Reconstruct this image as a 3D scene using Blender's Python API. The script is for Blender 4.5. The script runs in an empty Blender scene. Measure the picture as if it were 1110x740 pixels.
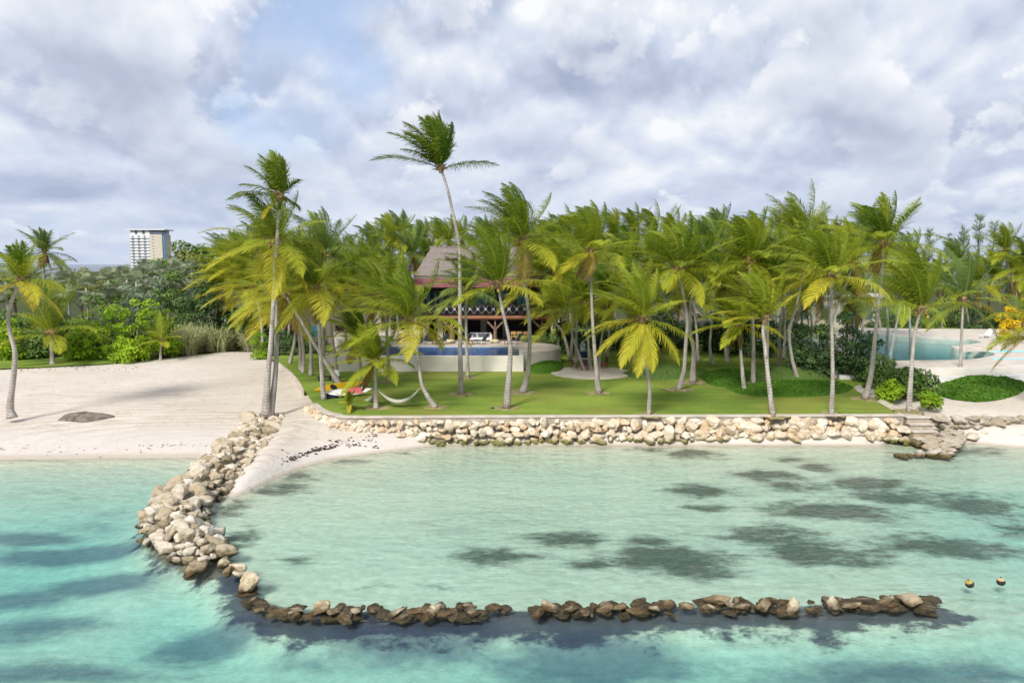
import bpy, bmesh, math, random
import numpy as np
from mathutils import Vector, Matrix, noise as mn

# ------------------------------------------------------------------ camera, sky, sun, exposure
SC = bpy.context.scene
COL = SC.collection
CAMH, PITCH, FPX = 10.5, math.radians(6.0), 800.0
cam_d = bpy.data.cameras.new("camera")
cam = bpy.data.objects.new("camera", cam_d); COL.objects.link(cam)
cam.location = (0, 0, CAMH)
cam.rotation_euler = (math.radians(90) - PITCH, 0, 0)
cam_d.sensor_width = 36.0
cam_d.lens = 36.0 * FPX / 1110.0
cam_d.clip_start = 0.5; cam_d.clip_end = 20000
SC.camera = cam

SUN = Vector((-0.36, -0.74, 0.72)).normalized()      # towards the sun: behind the viewer, to the left
SUN_EL = math.asin(SUN.z); SUN_AZ = math.atan2(SUN.x, SUN.y)

def nd(t, typ, **kw):
    n = t.nodes.new(typ)
    for k, v in kw.items():
        if k.startswith("_"): setattr(n, k[1:], v)
    for k, v in kw.items():
        if k.startswith("_"): continue
        key = int(k[1:]) if k[0] == "i" and k[1:].isdigit() else k.replace("__", " ")
        s = n.inputs[key]
        if isinstance(v, bpy.types.NodeSocket): t.links.new(v, s)
        else: s.default_value = v
    return n
def mth(t, op, a, b=None, clamp=False):
    n = t.nodes.new("ShaderNodeMath"); n.operation = op; n.use_clamp = clamp
    for i, v in enumerate((a, b)):
        if v is None: continue
        if isinstance(v, bpy.types.NodeSocket): t.links.new(v, n.inputs[i])
        else: n.inputs[i].default_value = v
    return n.outputs[0]
def mixc(t, fac, a, b, mode='MIX'):
    n = t.nodes.new("ShaderNodeMix"); n.data_type = 'RGBA'; n.blend_type = mode
    for i, v in ((0, fac), (6, a), (7, b)):
        if isinstance(v, bpy.types.NodeSocket): t.links.new(v, n.inputs[i])
        else: n.inputs[i].default_value = v if i == 0 else (v if len(v) == 4 else (*v, 1))
    return n.outputs[2]
def ramp(t, fac, pts):
    n = t.nodes.new("ShaderNodeValToRGB"); cr = n.color_ramp
    while len(cr.elements) < len(pts): cr.elements.new(0.5)
    for e, (p, c) in zip(cr.elements, pts):
        e.position = p; e.color = (c, c, c, 1) if not hasattr(c, '__len__') else (*c, 1)
    t.links.new(fac, n.inputs[0]); return n.outputs[0]
def mrange(t, v, a, b, c=0.0, d=1.0, smooth=True):
    n = t.nodes.new("ShaderNodeMapRange"); n.interpolation_type = 'SMOOTHSTEP' if smooth else 'LINEAR'
    t.links.new(v, n.inputs[0])
    for i, x in enumerate((a, b, c, d)): n.inputs[i + 1].default_value = x
    return n.outputs[0]

SKY_STRENGTH = 0.10
def build_world():
    w = bpy.data.worlds.new("World"); SC.world = w; w.use_nodes = True
    t = w.node_tree; t.nodes.clear()
    tc = nd(t, "ShaderNodeTexCoord"); sep = nd(t, "ShaderNodeSeparateXYZ", Vector=tc.outputs["Generated"])
    x, y, z = sep.outputs
    h = mth(t, 'SQRT', mth(t, 'ADD', mth(t, 'MULTIPLY', x, x), mth(t, 'MULTIPLY', y, y)))
    h = mth(t, 'MAXIMUM', h, 0.001)
    cx, cy = mth(t, 'DIVIDE', x, h), mth(t, 'DIVIDE', y, h)
    el = mth(t, 'DIVIDE', z, h)                                   # tangent of the elevation
    elc = mth(t, 'MAXIMUM', el, 0.0)
    lz = mth(t, 'LOGARITHM', mth(t, 'ADD', elc, 0.13), math.e)
    def noise(dz, scale, det, rough, dist, off=0.0, sx=1.0):
        v = nd(t, "ShaderNodeCombineXYZ", X=mth(t, 'ADD', mth(t, 'MULTIPLY', cx, sx), off), Y=mth(t, 'MULTIPLY', cy, sx),
               Z=mth(t, 'ADD', mth(t, 'MULTIPLY', lz, 0.40), dz)).outputs[0]
        return nd(t, "ShaderNodeTexNoise", Vector=v, Scale=scale, Detail=det, Roughness=rough, Distortion=dist).outputs[0]
    def puff(dz, scale, det, off):
        v = nd(t, "ShaderNodeCombineXYZ", X=mth(t, 'ADD', cx, off), Y=cy, Z=mth(t, 'ADD', mth(t, 'MULTIPLY', lz, 0.42), dz)).outputs[0]
        r = nd(t, "ShaderNodeTexNoise", _noise_type='RIDGED_MULTIFRACTAL', _normalize=False, Vector=v, Scale=scale, Detail=det, Roughness=0.40, Offset=1.0, Gain=1.0, Distortion=0.15)
        return mth(t, 'MULTIPLY', r.outputs[0], -0.30)
    az = mth(t, 'DIVIDE', x, mth(t, 'MAXIMUM', y, 0.05))
    def blob(px, py, sx, sy, amp):
        a0, e0 = (px - 555) / 800, (286 - py) / 800
        u = mth(t, 'DIVIDE', mth(t, 'SUBTRACT', az, a0), sx / 800); v = mth(t, 'DIVIDE', mth(t, 'SUBTRACT', el, e0), sy / 800)
        g = mth(t, 'EXPONENT', mth(t, 'MULTIPLY', mth(t, 'ADD', mth(t, 'MULTIPLY', u, u), mth(t, 'MULTIPLY', v, v)), -1.0))
        return mth(t, 'MULTIPLY', g, amp)
    def total(L):
        s = blob(*L[0])
        for b in L[1:]: s = mth(t, 'ADD', s, blob(*b))
        return s
    OFF = 3.7
    n1 = noise(0.0, 3.8, 8, 0.53, 0.15, OFF)
    n2 = noise(0.035, 3.8, 8, 0.53, 0.15, OFF)
    f1 = puff(0.0, 4.6, 4.0, 7.3)
    f2 = puff(0.026, 4.6, 4.0, 7.3)
    big = noise(0.0, 1.7, 2, 0.5, 0.0, 12.0)
    bright = total([(225, 80, 50, 30, .34), (245, 28, 40, 18, .34), (262, 60, 26, 40, .22), (170, 45, 40, 18, .25), (720, 45, 90, 30, .30), (800, 140, 75, 40, .32), (620, 22, 70, 18, .2),
                    (560, 85, 60, 50, .12), (960, 60, 120, 50, .2), (370, 110, 50, 25, .3), (1080, 205, 40, 18, .35), (60, 35, 90, 40, .14), (900, 200, 90, 14, .2), (680, 195, 60, 20, .22),
                    (60, 190, 60, 30, -.12), (100, 130, 110, 55, -.28), (300, 185, 120, 40, -.16), (640, 80, 40, 60, -.28), (610, 175, 80, 26, -.26),
                    (450, 225, 70, 12, -.22), (910, 160, 110, 30, -.34), (830, 60, 26, 16, -.3), (910, 45, 30, 18, -.3), (1060, 140, 60, 30, -.15)])
    lit = mth(t, 'ADD', mth(t, 'MULTIPLY', mth(t, 'SUBTRACT', n1, n2), 2.8), mth(t, 'MULTIPLY', mth(t, 'SUBTRACT', f1, f2), 2.0))
    lit = mth(t, 'ADD', lit, mth(t, 'MULTIPLY', mth(t, 'SUBTRACT', n1, 0.5), 0.9))
    lit = mth(t, 'ADD', lit, mth(t, 'MULTIPLY', mth(t, 'SUBTRACT', big, 0.5), 0.9))
    lit = mth(t, 'ADD', mth(t, 'ADD', lit, mth(t, 'MULTIPLY', bright, mrange(t, mth(t, 'ADD', n1, mth(t, 'MULTIPLY', f1, 0.25)), 0.15, 0.55, 0.2, 1.2))), 0.54)
    cl = ramp(t, lit, [(0.0, (0.27, 0.31, 0.42)), (0.30, (0.35, 0.395, 0.505)), (0.58, (0.455, 0.50, 0.60)), (0.85, (0.565, 0.595, 0.645)), (1.0, (0.66, 0.67, 0.69))])
    # nearer heaps of cumulus with crisp sunlit rims over the grey sheet
    for off, sc, thr, dz, op in ((21.0, 3.0, 0.53, 0.030, 0.85), (33.0, 5.0, 0.545, 0.020, 0.75)):
        a = noise(0.0, sc, 10, 0.56, 0.0, off); b_ = noise(dz, sc, 4, 0.5, 0.0, off)
        a2 = mth(t, 'ADD', a, mth(t, 'MULTIPLY', mth(t, 'SUBTRACT', f1, -0.20), 0.10))
        mk = mrange(t, a2, thr, thr + 0.035)
        depth = mth(t, 'SUBTRACT', a2, thr)
        sh = mth(t, 'ADD', mth(t, 'MULTIPLY', mth(t, 'SUBTRACT', a, b_), 4.5), mth(t, 'MULTIPLY', depth, -1.6))
        sh = mth(t, 'ADD', mth(t, 'ADD', sh, 0.72), mth(t, 'MULTIPLY', bright, 0.35))
        c2 = ramp(t, sh, [(0.0, (0.255, 0.29, 0.385)), (0.35, (0.35, 0.39, 0.485)), (0.65, (0.50, 0.535, 0.60)), (0.9, (0.63, 0.645, 0.675)), (1.0, (0.685, 0.69, 0.70))])
        cl = mixc(t, mth(t, 'MULTIPLY', mk, op), cl, c2)
    # thin bluish air towards the horizon
    hz = mth(t, 'EXPONENT', mth(t, 'MULTIPLY', elc, -14.0))
    cl = mixc(t, mth(t, 'MULTIPLY', hz, 0.62), cl, (0.38, 0.445, 0.575))
    s = 1.0 / SKY_STRENGTH
    cl = mixc(t, 1.0, cl, (s, s, s, 1), 'MULTIPLY')
    sky = nd(t, "ShaderNodeTexSky", _sky_type='NISHITA', _sun_disc=False, _sun_elevation=SUN_EL, _sun_rotation=SUN_AZ, _altitude=0.0,
             _air_density=1.0, _dust_density=0.6, _ozone_density=1.2)
    thin = mixc(t, 0.52, sky.outputs[0], (0.40 * s, 0.50 * s, 0.72 * s, 1))   # veil of high cloud over the blue
    gap = total([(350, 45, 95, 50, 1.05), (430, 95, 60, 40, .55), (400, 10, 80, 20, .8), (120, 6, 90, 14, .35), (690, 14, 38, 20, .75), (905, -10, 40, 20, .5)])
    gap = mth(t, 'ADD', gap, mth(t, 'MULTIPLY', mth(t, 'SUBTRACT', 0.47, n1), 4.2))
    gap = mth(t, 'SUBTRACT', gap, mth(t, 'MULTIPLY', mth(t, 'MAXIMUM', total([(232, 78, 42, 34, .8), (250, 25, 40, 20, .8), (560, 60, 80, 60, .8)]), 0.0), 1.2))
    gap = mth(t, 'ADD', gap, mth(t, 'MULTIPLY', f1, 0.35))
    gapm = mth(t, 'MULTIPLY', mrange(t, gap, 0.10, 1.10), 0.85)
    col = mixc(t, gapm, cl, thin)
    gr = mixc(t, mrange(t, z, -0.02, 0.0), (0.35 * s, 0.40 * s, 0.42 * s, 1), col)
    bg = nd(t, "ShaderNodeBackground", Color=gr, Strength=SKY_STRENGTH)
    out = nd(t, "ShaderNodeOutputWorld", Surface=bg.outputs[0])
build_world()
SC.world.cycles.sampling_method = 'MANUAL'; SC.world.cycles.sample_map_resolution = 512

sun_d = bpy.data.lights.new("sun", 'SUN'); sun_d.energy = 2.8; sun_d.angle = math.radians(14); sun_d.color = (1.0, 0.95, 0.87)
sun = bpy.data.objects.new("sun", sun_d); COL.objects.link(sun)
sun.rotation_euler = (-SUN).to_track_quat('-Z', 'Y').to_euler(); sun.location = (0, 0, 60)
SC.view_settings.view_transform = 'Standard'; SC.view_settings.look = 'None'
SC.view_settings.exposure = 0.55; SC.view_settings.gamma = 1.0; SC.view_settings.use_curve_mapping = False
SC.cycles.max_bounces = 8; SC.cycles.diffuse_bounces = 3; SC.cycles.glossy_bounces = 3; SC.cycles.transmission_bounces = 4
SC.cycles.transparent_max_bounces = 12; SC.cycles.caustics_reflective = False; SC.cycles.caustics_refractive = False
SC.cycles.use_adaptive_sampling = True; SC.cycles.adaptive_threshold = 0.02

# ------------------------------------------------------------------ helpers
_c, _s = math.cos(PITCH), math.sin(PITCH)
def _dir(px, py):
    u = (370 - py) / FPX
    return Vector(((px - 555) / FPX, _c + u * _s, -_s + u * _c))
def at(px, py, z):
    d = _dir(px, py); k = (z - CAMH) / d.z
    return Vector((d.x * k, d.y * k, z))
def atY(px, py, Y):
    d = _dir(px, py); k = Y / d.y
    return Vector((d.x * k, Y, CAMH + d.z * k))
def tag(o, label=None, cat=None, group=None, kind=None):
    if label: o["label"] = label
    if cat: o["category"] = cat
    if group: o["group"] = group
    if kind: o["kind"] = kind
    return o
def thing(name, label, cat, loc=(0, 0, 0), rotz=0.0, group=None):
    o = bpy.data.objects.new(name, None); COL.objects.link(o)
    o.empty_display_size = 0.2
    o.location = loc; o.rotation_euler = (0, 0, rotz)
    return tag(o, label, cat, group)
def link(name, me, mat, parent=None, loc=None):
    o = bpy.data.objects.new(name, me); COL.objects.link(o)
    if mat is not None and not me.materials: me.materials.append(mat)
    if parent is not None: o.parent = parent
    if loc is not None: o.location = loc
    return o
def np_mesh(name, V, quads=None, tris=None, tint=None, smooth=False):
    me = bpy.data.meshes.new(name)
    V = np.asarray(V, dtype=np.float32)
    q = np.asarray(quads if quads is not None else np.zeros((0, 4)), dtype=np.int32).reshape(-1, 4)
    t = np.asarray(tris if tris is not None else np.zeros((0, 3)), dtype=np.int32).reshape(-1, 3)
    nl = q.size + t.size
    me.vertices.add(len(V)); me.vertices.foreach_set("co", V.ravel())
    me.loops.add(nl); me.loops.foreach_set("vertex_index", np.concatenate([q.ravel(), t.ravel()]))
    me.polygons.add(len(q) + len(t))
    st = np.concatenate([np.arange(len(q)) * 4, q.size + np.arange(len(t)) * 3]).astype(np.int32)
    me.polygons.foreach_set("loop_start", st)
    me.polygons.foreach_set("use_smooth", np.full(len(q) + len(t), smooth))
    if tint is not None:
        a = me.attributes.new("tint", 'FLOAT', 'POINT'); a.data.foreach_set("value", np.asarray(tint, dtype=np.float32))
    me.update(calc_edges=True)
    return me
class MB:
    """collects boxes, tubes, prisms and links them as one mesh object"""
    def __init__(s): s.v = []; s.f = []
    def add(s, vs, fs):
        n = len(s.v); s.v += [tuple(v) for v in vs]; s.f += [tuple(i + n for i in f) for f in fs]; return s
    def box(s, x0, x1, y0, y1, z0, z1):
        return s.add([(x0, y0, z0), (x1, y0, z0), (x1, y1, z0), (x0, y1, z0), (x0, y0, z1), (x1, y0, z1), (x1, y1, z1), (x0, y1, z1)],
                     [(3, 2, 1, 0), (4, 5, 6, 7), (0, 1, 5, 4), (1, 2, 6, 5), (2, 3, 7, 6), (3, 0, 4, 7)])
    def bar(s, a, b, w, h=None, up=(0, 0, 1)):
        a, b = Vector(a), Vector(b); h = h or w; d = (b - a).normalized()
        u = Vector(up)
        if abs(d.dot(u)) > 0.98: u = Vector((0, 1, 0))
        x = d.cross(u).normalized() * (w / 2); y = x.cross(d).normalized() * (h / 2)
        p = [a - x - y, a + x - y, a + x + y, a - x + y]
        return s.add(p + [q + (b - a) for q in p], [(3, 2, 1, 0), (4, 5, 6, 7), (0, 1, 5, 4), (1, 2, 6, 5), (2, 3, 7, 6), (3, 0, 4, 7)])
    def tube(s, pts, rad, n=10, cap=True):
        pts = [Vector(p) for p in pts]; k = len(pts); vs = []; side = None
        for i, p in enumerate(pts):
            d = (pts[min(i + 1, k - 1)] - pts[max(i - 1, 0)]).normalized()
            if side is None: side = d.orthogonal().normalized()
            side = (side - d * side.dot(d)).normalized(); o = d.cross(side); r = rad[i] if hasattr(rad, '__len__') else rad
            vs += [p + (side * math.cos(2 * math.pi * j / n) + o * math.sin(2 * math.pi * j / n)) * r for j in range(n)]
        fs = [(i * n + j, i * n + (j + 1) % n, (i + 1) * n + (j + 1) % n, (i + 1) * n + j) for i in range(k - 1) for j in range(n)]
        if cap: fs += [tuple(range(n))[::-1], tuple(range((k - 1) * n, k * n))]
        return s.add(vs, fs)
    def prism(s, poly, z0, z1):
        """vertical prism over a polygon of (x, y), counter-clockwise"""
        n = len(poly)
        a = sum(poly[i][0] * poly[(i + 1) % n][1] - poly[(i + 1) % n][0] * poly[i][1] for i in range(n))
        if a < 0: poly = poly[::-1]
        return s.add([(p[0], p[1], z0) for p in poly] + [(p[0], p[1], z1) for p in poly],
                     [tuple(range(n))[::-1], tuple(range(n, 2 * n))] + [(i, (i + 1) % n, n + (i + 1) % n, n + i) for i in range(n)])
    def build(s, name, mat, parent=None, smooth=False, bevel=0.0, local=None):
        me = bpy.data.meshes.new(name)
        vs = s.v
        if local is not None: vs = [(v[0] - local[0], v[1] - local[1], v[2] - local[2]) for v in vs]
        me.from_pydata(vs, [], s.f); me.update()
        if smooth: me.polygons.foreach_set("use_smooth", [True] * len(me.polygons))
        o = link(name, me, mat, parent)
        if bevel:
            m = o.modifiers.new("bevel", 'BEVEL'); m.width = bevel; m.segments = 2; m.limit_method = 'ANGLE'
        return o
def spline(pts, n):
    """Catmull-Rom through points"""
    P = [Vector(p) for p in pts]
    if len(P) == 2: return [P[0].lerp(P[1], i / (n - 1)) for i in range(n)]
    P = [P[0] * 2 - P[1]] + P + [P[-1] * 2 - P[-2]]
    out = []; m = len(P) - 3
    for i in range(n):
        t = i / (n - 1) * m; k = min(int(t), m - 1); u = t - k
        a, b, c, d = P[k:k + 4]
        out.append(0.5 * ((2 * b) + (c - a) * u + (2 * a - 5 * b + 4 * c - d) * u * u + (3 * b - a - 3 * c + d) * u ** 3))
    return out

# ------------------------------------------------------------------ materials
def newmat(name):
    m = bpy.data.materials.new(name); m.use_nodes = True; t = m.node_tree; t.nodes.clear()
    out = nd(t, "ShaderNodeOutputMaterial"); return m, t, out
def principled(t, out, col, rough=0.8, bump=None, bstr=0.3, bdist=0.1, spec=0.3, metal=0.0):
    kw = {}
    p = nd(t, "ShaderNodeBsdfPrincipled", Roughness=rough, Metallic=metal)
    if isinstance(col, bpy.types.NodeSocket): t.links.new(col, p.inputs["Base Color"])
    else: p.inputs["Base Color"].default_value = (*col, 1)
    p.inputs["Specular IOR Level"].default_value = spec
    if bump is not None:
        b = nd(t, "ShaderNodeBump", Height=bump, Strength=bstr, Distance=bdist); t.links.new(b.outputs[0], p.inputs["Normal"])
    t.links.new(p.outputs[0], out.inputs["Surface"]); return p
def obj_co(t, scale=(1, 1, 1), world=False):
    c = nd(t, "ShaderNodeNewGeometry").outputs["Position"] if world else nd(t, "ShaderNodeTexCoord").outputs["Object"]
    return nd(t, "ShaderNodeMapping", Vector=c, Scale=scale).outputs[0]
def noise_tex(t, co, scale, det=4, rough=0.55, dist=0.0):
    return nd(t, "ShaderNodeTexNoise", Vector=co, Scale=scale, Detail=det, Roughness=rough, Distortion=dist).outputs[0]

def mat_plain(name, col, rough=0.7, var=0.15, scale=3.0, spec=0.3, bstr=0.15, metal=0.0, stretch=(1, 1, 1)):
    m, t, out = newmat(name)
    n = noise_tex(t, obj_co(t, stretch), scale, 5)
    a = tuple(c * (1 - var) for c in col); b = tuple(min(1, c * (1 + var)) for c in col)
    principled(t, out, mixc(t, mrange(t, n, 0.3, 0.7), a, b), rough, n, bstr, 0.02, spec, metal)
    return m

def mat_leaf(name, lo, hi, old, trans=0.30, rough=0.5, spec=0.22):
    """lo, hi: the greens of the leaves, old: colour of the ageing ones (tint > 1)"""
    m, t, out = newmat(name)
    at_ = nd(t, "ShaderNodeAttribute", _attribute_name="tint").outputs["Fac"]
    oi = nd(t, "ShaderNodeObjectInfo").outputs["Random"]
    k = mth(t, 'ADD', at_, mth(t, 'MULTIPLY', mth(t, 'SUBTRACT', oi, 0.5), 0.22))
    c = mixc(t, mrange(t, k, 0.0, 1.0, smooth=False), lo, hi)
    c = mixc(t, mrange(t, at_, 0.95, 1.5, smooth=False), c, old)
    c = mixc(t, mrange(t, at_, 1.6, 2.0, smooth=False), c, (0.27, 0.175, 0.085))
    p = nd(t, "ShaderNodeBsdfPrincipled", Roughness=rough); p.inputs["Specular IOR Level"].default_value = spec
    t.links.new(c, p.inputs["Base Color"])
    tr = nd(t, "ShaderNodeBsdfTranslucent", Color=c)
    mx = nd(t, "ShaderNodeMixShader", Fac=trans, i1=p.outputs[0], i2=tr.outputs[0])
    t.links.new(mx.outputs[0], out.inputs["Surface"])
    return m

M = {}
M['frond'] = mat_leaf("palm_leaf", (0.062, 0.140, 0.013), (0.425, 0.465, 0.036), (0.62, 0.53, 0.05), 0.42)
M['frond_dark'] = mat_leaf("dark_palm_leaf", (0.0625, 0.1375, 0.0375), (0.2875, 0.3625, 0.0625), (0.46, 0.36, 0.05), 0.34)
M['fan_leaf'] = mat_leaf("silver_palm_leaf", (0.20, 0.245, 0.14), (0.42, 0.46, 0.30), (0.5, 0.46, 0.3), 0.25)
M['leaf_bright'] = mat_leaf("bright_leaf", (0.1203, 0.2578, 0.0171), (0.4641, 0.6533, 0.0344), (0.48, 0.45, 0.03), 0.34)
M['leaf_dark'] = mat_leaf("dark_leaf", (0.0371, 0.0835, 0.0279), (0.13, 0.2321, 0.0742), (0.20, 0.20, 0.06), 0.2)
M['leaf_mid'] = mat_leaf("mid_leaf", (0.0808, 0.1615, 0.0359), (0.2422, 0.3588, 0.0896), (0.30, 0.27, 0.06), 0.28)
M['leaf_olive'] = mat_leaf("olive_leaf", (0.1188, 0.1426, 0.0396), (0.3485, 0.3643, 0.1109), (0.34, 0.26, 0.08), 0.26)
M['leaf_grey'] = mat_leaf("grey_green_leaf", (0.1445, 0.2126, 0.1276), (0.391, 0.493, 0.323), (0.32, 0.32, 0.2), 0.22)
M['reed'] = mat_leaf("reed_leaf", (0.2805, 0.33, 0.132), (0.594, 0.6105, 0.33), (0.50, 0.42, 0.26), 0.25)
M['hedge'] = mat_leaf("hedge_leaf", (0.063, 0.161, 0.0168), (0.161, 0.329, 0.028), (0.22, 0.25, 0.04), 0.25)
M['yellow_leaf'] = mat_leaf("yellow_blossom", (0.62, 0.42, 0.02), (0.80, 0.60, 0.03), (0.60, 0.40, 0.02), 0.3)
M['twig'] = mat_plain("bark_dark", (0.12, 0.10, 0.08), 0.9, 0.3, 4)

def mat_trunk():
    m, t, out = newmat("palm_bark")
    co = nd(t, "ShaderNodeTexCoord").outputs["Object"]
    oi = nd(t, "ShaderNodeObjectInfo").outputs["Random"]
    z = nd(t, "ShaderNodeSeparateXYZ", Vector=co).outputs[2]
    n = noise_tex(t, nd(t, "ShaderNodeMapping", Vector=co, Scale=(1, 1, 0.35)).outputs[0], 3.5, 5, 0.6)
    rg = mth(t, 'FRACT', mth(t, 'ADD', mth(t, 'MULTIPLY', z, 5.2), mth(t, 'MULTIPLY', n, 1.6)))
    scar = mrange(t, rg, 0.0, 0.28)
    c = mixc(t, mrange(t, n, 0.30, 0.70), (0.33, 0.29, 0.255), (0.60, 0.555, 0.51))
    c = mixc(t, mth(t, 'MULTIPLY', mth(t, 'SUBTRACT', 1.0, scar), 0.45), c, (0.20, 0.17, 0.145))
    sp = noise_tex(t, co, 2.1, 3, 0.6)
    c = mixc(t, mrange(t, sp, 0.58, 0.70), c, (0.27, 0.235, 0.205))                   # stained bands
    c = mixc(t, mth(t, 'MULTIPLY', oi, 0.35), c, (0.24, 0.205, 0.18))
    principled(t, out, c, 0.9, mth(t, 'ADD', scar, mth(t, 'MULTIPLY', n, 0.6)), 0.5, 0.04, 0.15)
    return m
M['trunk'] = mat_trunk()
M['fibre'] = mat_plain("palm_fibre", (0.30, 0.20, 0.10), 0.95, 0.4, 6)
M['fruit'] = mat_plain("coconut", (0.36, 0.26, 0.06), 0.5, 0.4, 3)

def mat_sand_terrain():
    m, t, out = newmat("sand_and_seabed")
    co = obj_co(t, world=True)
    z = nd(t, "ShaderNodeSeparateXYZ", Vector=nd(t, "ShaderNodeNewGeometry").outputs["Position"]).outputs[2]
    A = lambda k: nd(t, "ShaderNodeAttribute", _attribute_name=k).outputs["Fac"]
    big = noise_tex(t, co, 0.22, 4); fine = noise_tex(t, co, 3.0, 6, 0.65)
    dry = mixc(t, mrange(t, big, 0.3, 0.7), (0.60, 0.535, 0.465), (0.67, 0.605, 0.535))
    dry = mixc(t, mrange(t, fine, 0.55, 0.72), dry, (0.45, 0.38, 0.315))
    # raked and driven tracks, darker damp sand in them
    st = nd(t, "ShaderNodeMapping", Vector=co, Scale=(0.22, 0.7, 1), Rotation=(0, 0, 0.12)).outputs[0]
    trk = noise_tex(t, st, 1.6, 5, 0.6, 1.2)
    trkm = mrange(t, trk, 0.50, 0.66)
    dry = mixc(t, mth(t, 'MULTIPLY', mth(t, 'MULTIPLY', trkm, A("track")), 0.4), dry, (0.40, 0.325, 0.25))
    ft = noise_tex(t, co, 1.3, 4, 0.7)
    dry = mixc(t, mth(t, 'MULTIPLY', mrange(t, ft, 0.56, 0.68), 0.35), dry, (0.40, 0.335, 0.275))
    wv = nd(t, "ShaderNodeTexWave", Vector=nd(t, "ShaderNodeMapping", Vector=co, Scale=(0.35, 1.0, 1), Location=(6.2, -41.5, 0)).outputs[0], _wave_type='RINGS', _rings_direction='Z', Scale=0.42, Distortion=2.2, Detail=3, Detail__Scale=0.7).outputs[1]
    dry = mixc(t, mth(t, 'MULTIPLY', mth(t, 'MULTIPLY', mrange(t, wv, 0.72, 0.95), A("track")), 0.34), dry, (0.41, 0.33, 0.255))
    # pale swash band, then damp sand below it
    sw = mth(t, 'ADD', z, mth(t, 'MULTIPLY', mth(t, 'SUBTRACT', big, 0.5), 0.30))
    dry = mixc(t, mth(t, 'MULTIPLY', mrange(t, sw, 0.62, 0.45), 0.55), dry, (0.63, 0.585, 0.545))
    dry = mixc(t, mth(t, 'MULTIPLY', mrange(t, z, 0.14, 0.03), 0.7), dry, (0.45, 0.385, 0.30))
    sea = mixc(t, mrange(t, fine, 0.3, 0.7), (0.68, 0.66, 0.48), (0.82, 0.80, 0.60))
    rp = nd(t, "ShaderNodeMapping", Vector=co, Scale=(0.35, 1.5, 1), Rotation=(0, 0, 0.25)).outputs[0]
    ripple = noise_tex(t, rp, 1.1, 4, 0.6, 0.8)
    sea = mixc(t, mth(t, 'MULTIPLY', mrange(t, ripple, 0.45, 0.7), 0.30), sea, (0.47, 0.50, 0.38))
    c = mixc(t, mrange(t, z, 0.03, -0.12), dry, sea)
    # seagrass, ragged by noise
    g1 = nd(t, "ShaderNodeMapping", Vector=co, Scale=(0.8, 1.5, 1)).outputs[0]
    gn = noise_tex(t, g1, 0.9, 6, 0.68)
    g = mth(t, 'ADD', A("grass"), mth(t, 'MULTIPLY', mth(t, 'SUBTRACT', gn, 0.5), 2.2))
    gm = mth(t, 'MULTIPLY', mrange(t, g, 0.18, 0.92), mrange(t, A("grass"), 0.0, 0.12))
    c = mixc(t, mth(t, 'MULTIPLY', gm, 0.90), c, mixc(t, mrange(t, noise_tex(t, g1, 5.0, 5, 0.75), 0.32, 0.68), (0.022, 0.040, 0.036), (0.14, 0.165, 0.115)))
    dg = mth(t, 'ADD', A("skytint_grass"), mth(t, 'MULTIPLY', mth(t, 'SUBTRACT', gn, 0.5), 1.1))
    dgm = mth(t, 'MULTIPLY', mrange(t, dg, 0.10, 0.85), mrange(t, A("skytint_grass"), 0.0, 0.2))
    c = mixc(t, mth(t, 'MULTIPLY', dgm, 0.70), c, mixc(t, fine, (0.035, 0.065, 0.13), (0.09, 0.13, 0.19)))  # outer seagrass, with the blue of depth and sky reflection painted into its colour
    w = mth(t, 'ADD', A("weed"), mth(t, 'MULTIPLY', mth(t, 'SUBTRACT', gn, 0.5), 1.8))
    wm = mth(t, 'MULTIPLY', mrange(t, w, 0.34, 0.62), mrange(t, A("weed"), 0.0, 0.15))
    c = mixc(t, mth(t, 'MULTIPLY', wm, 0.85), c, mixc(t, gn, (0.008, 0.014, 0.060), (0.06, 0.06, 0.10)))  # weed, with the navy of light scattered in the water painted in
    r = mth(t, 'ADD', A("rubble"), mth(t, 'MULTIPLY', mth(t, 'SUBTRACT', fine, 0.5), 0.6))
    c = mixc(t, mrange(t, r, 0.4, 0.6), c, mixc(t, mrange(t, fine, .3, .7), (0.10, 0.085, 0.06), (0.26, 0.22, 0.16)))
    v = mth(t, 'ADD', A("veg"), mth(t, 'MULTIPLY', mth(t, 'SUBTRACT', fine, 0.5), 0.8))
    c = mixc(t, mrange(t, v, 0.4, 0.6), c, mixc(t, big, (0.035, 0.05, 0.02), (0.09, 0.10, 0.04)))
    h = mth(t, 'ADD', mth(t, 'ADD', mth(t, 'MULTIPLY', trk, 0.7), mth(t, 'MULTIPLY', fine, 0.35)), mth(t, 'MULTIPLY', noise_tex(t, co, 9, 3), 0.15))
    principled(t, out, c, 0.95, h, 0.55, 0.12, 0.1)
    return m
M['sand'] = mat_sand_terrain()

def mat_lawn():
    m, t, out = newmat("lawn")
    co = obj_co(t, world=True)
    a = noise_tex(t, nd(t, "ShaderNodeMapping", Vector=co, Scale=(0.35, 1, 1)).outputs[0], 0.35, 5, 0.6)
    b = noise_tex(t, co, 5.0, 5, 0.75)
    c = mixc(t, mrange(t, a, 0.32, 0.68), (0.140, 0.220, 0.036), (0.285, 0.365, 0.062))
    c = mixc(t, mth(t, 'MULTIPLY', mrange(t, b, 0.35, 0.75), 0.45), c, (0.075, 0.150, 0.015))
    d = noise_tex(t, co, 0.16, 3, 0.5)
    c = mixc(t, mth(t, 'MULTIPLY', mrange(t, d, 0.48, 0.68), 0.6), c, (0.27, 0.26, 0.06))   # drier patches
    principled(t, out, c, 0.9, b, 0.7, 0.06, 0.12)
    return m
M['lawn'] = mat_lawn()

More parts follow.
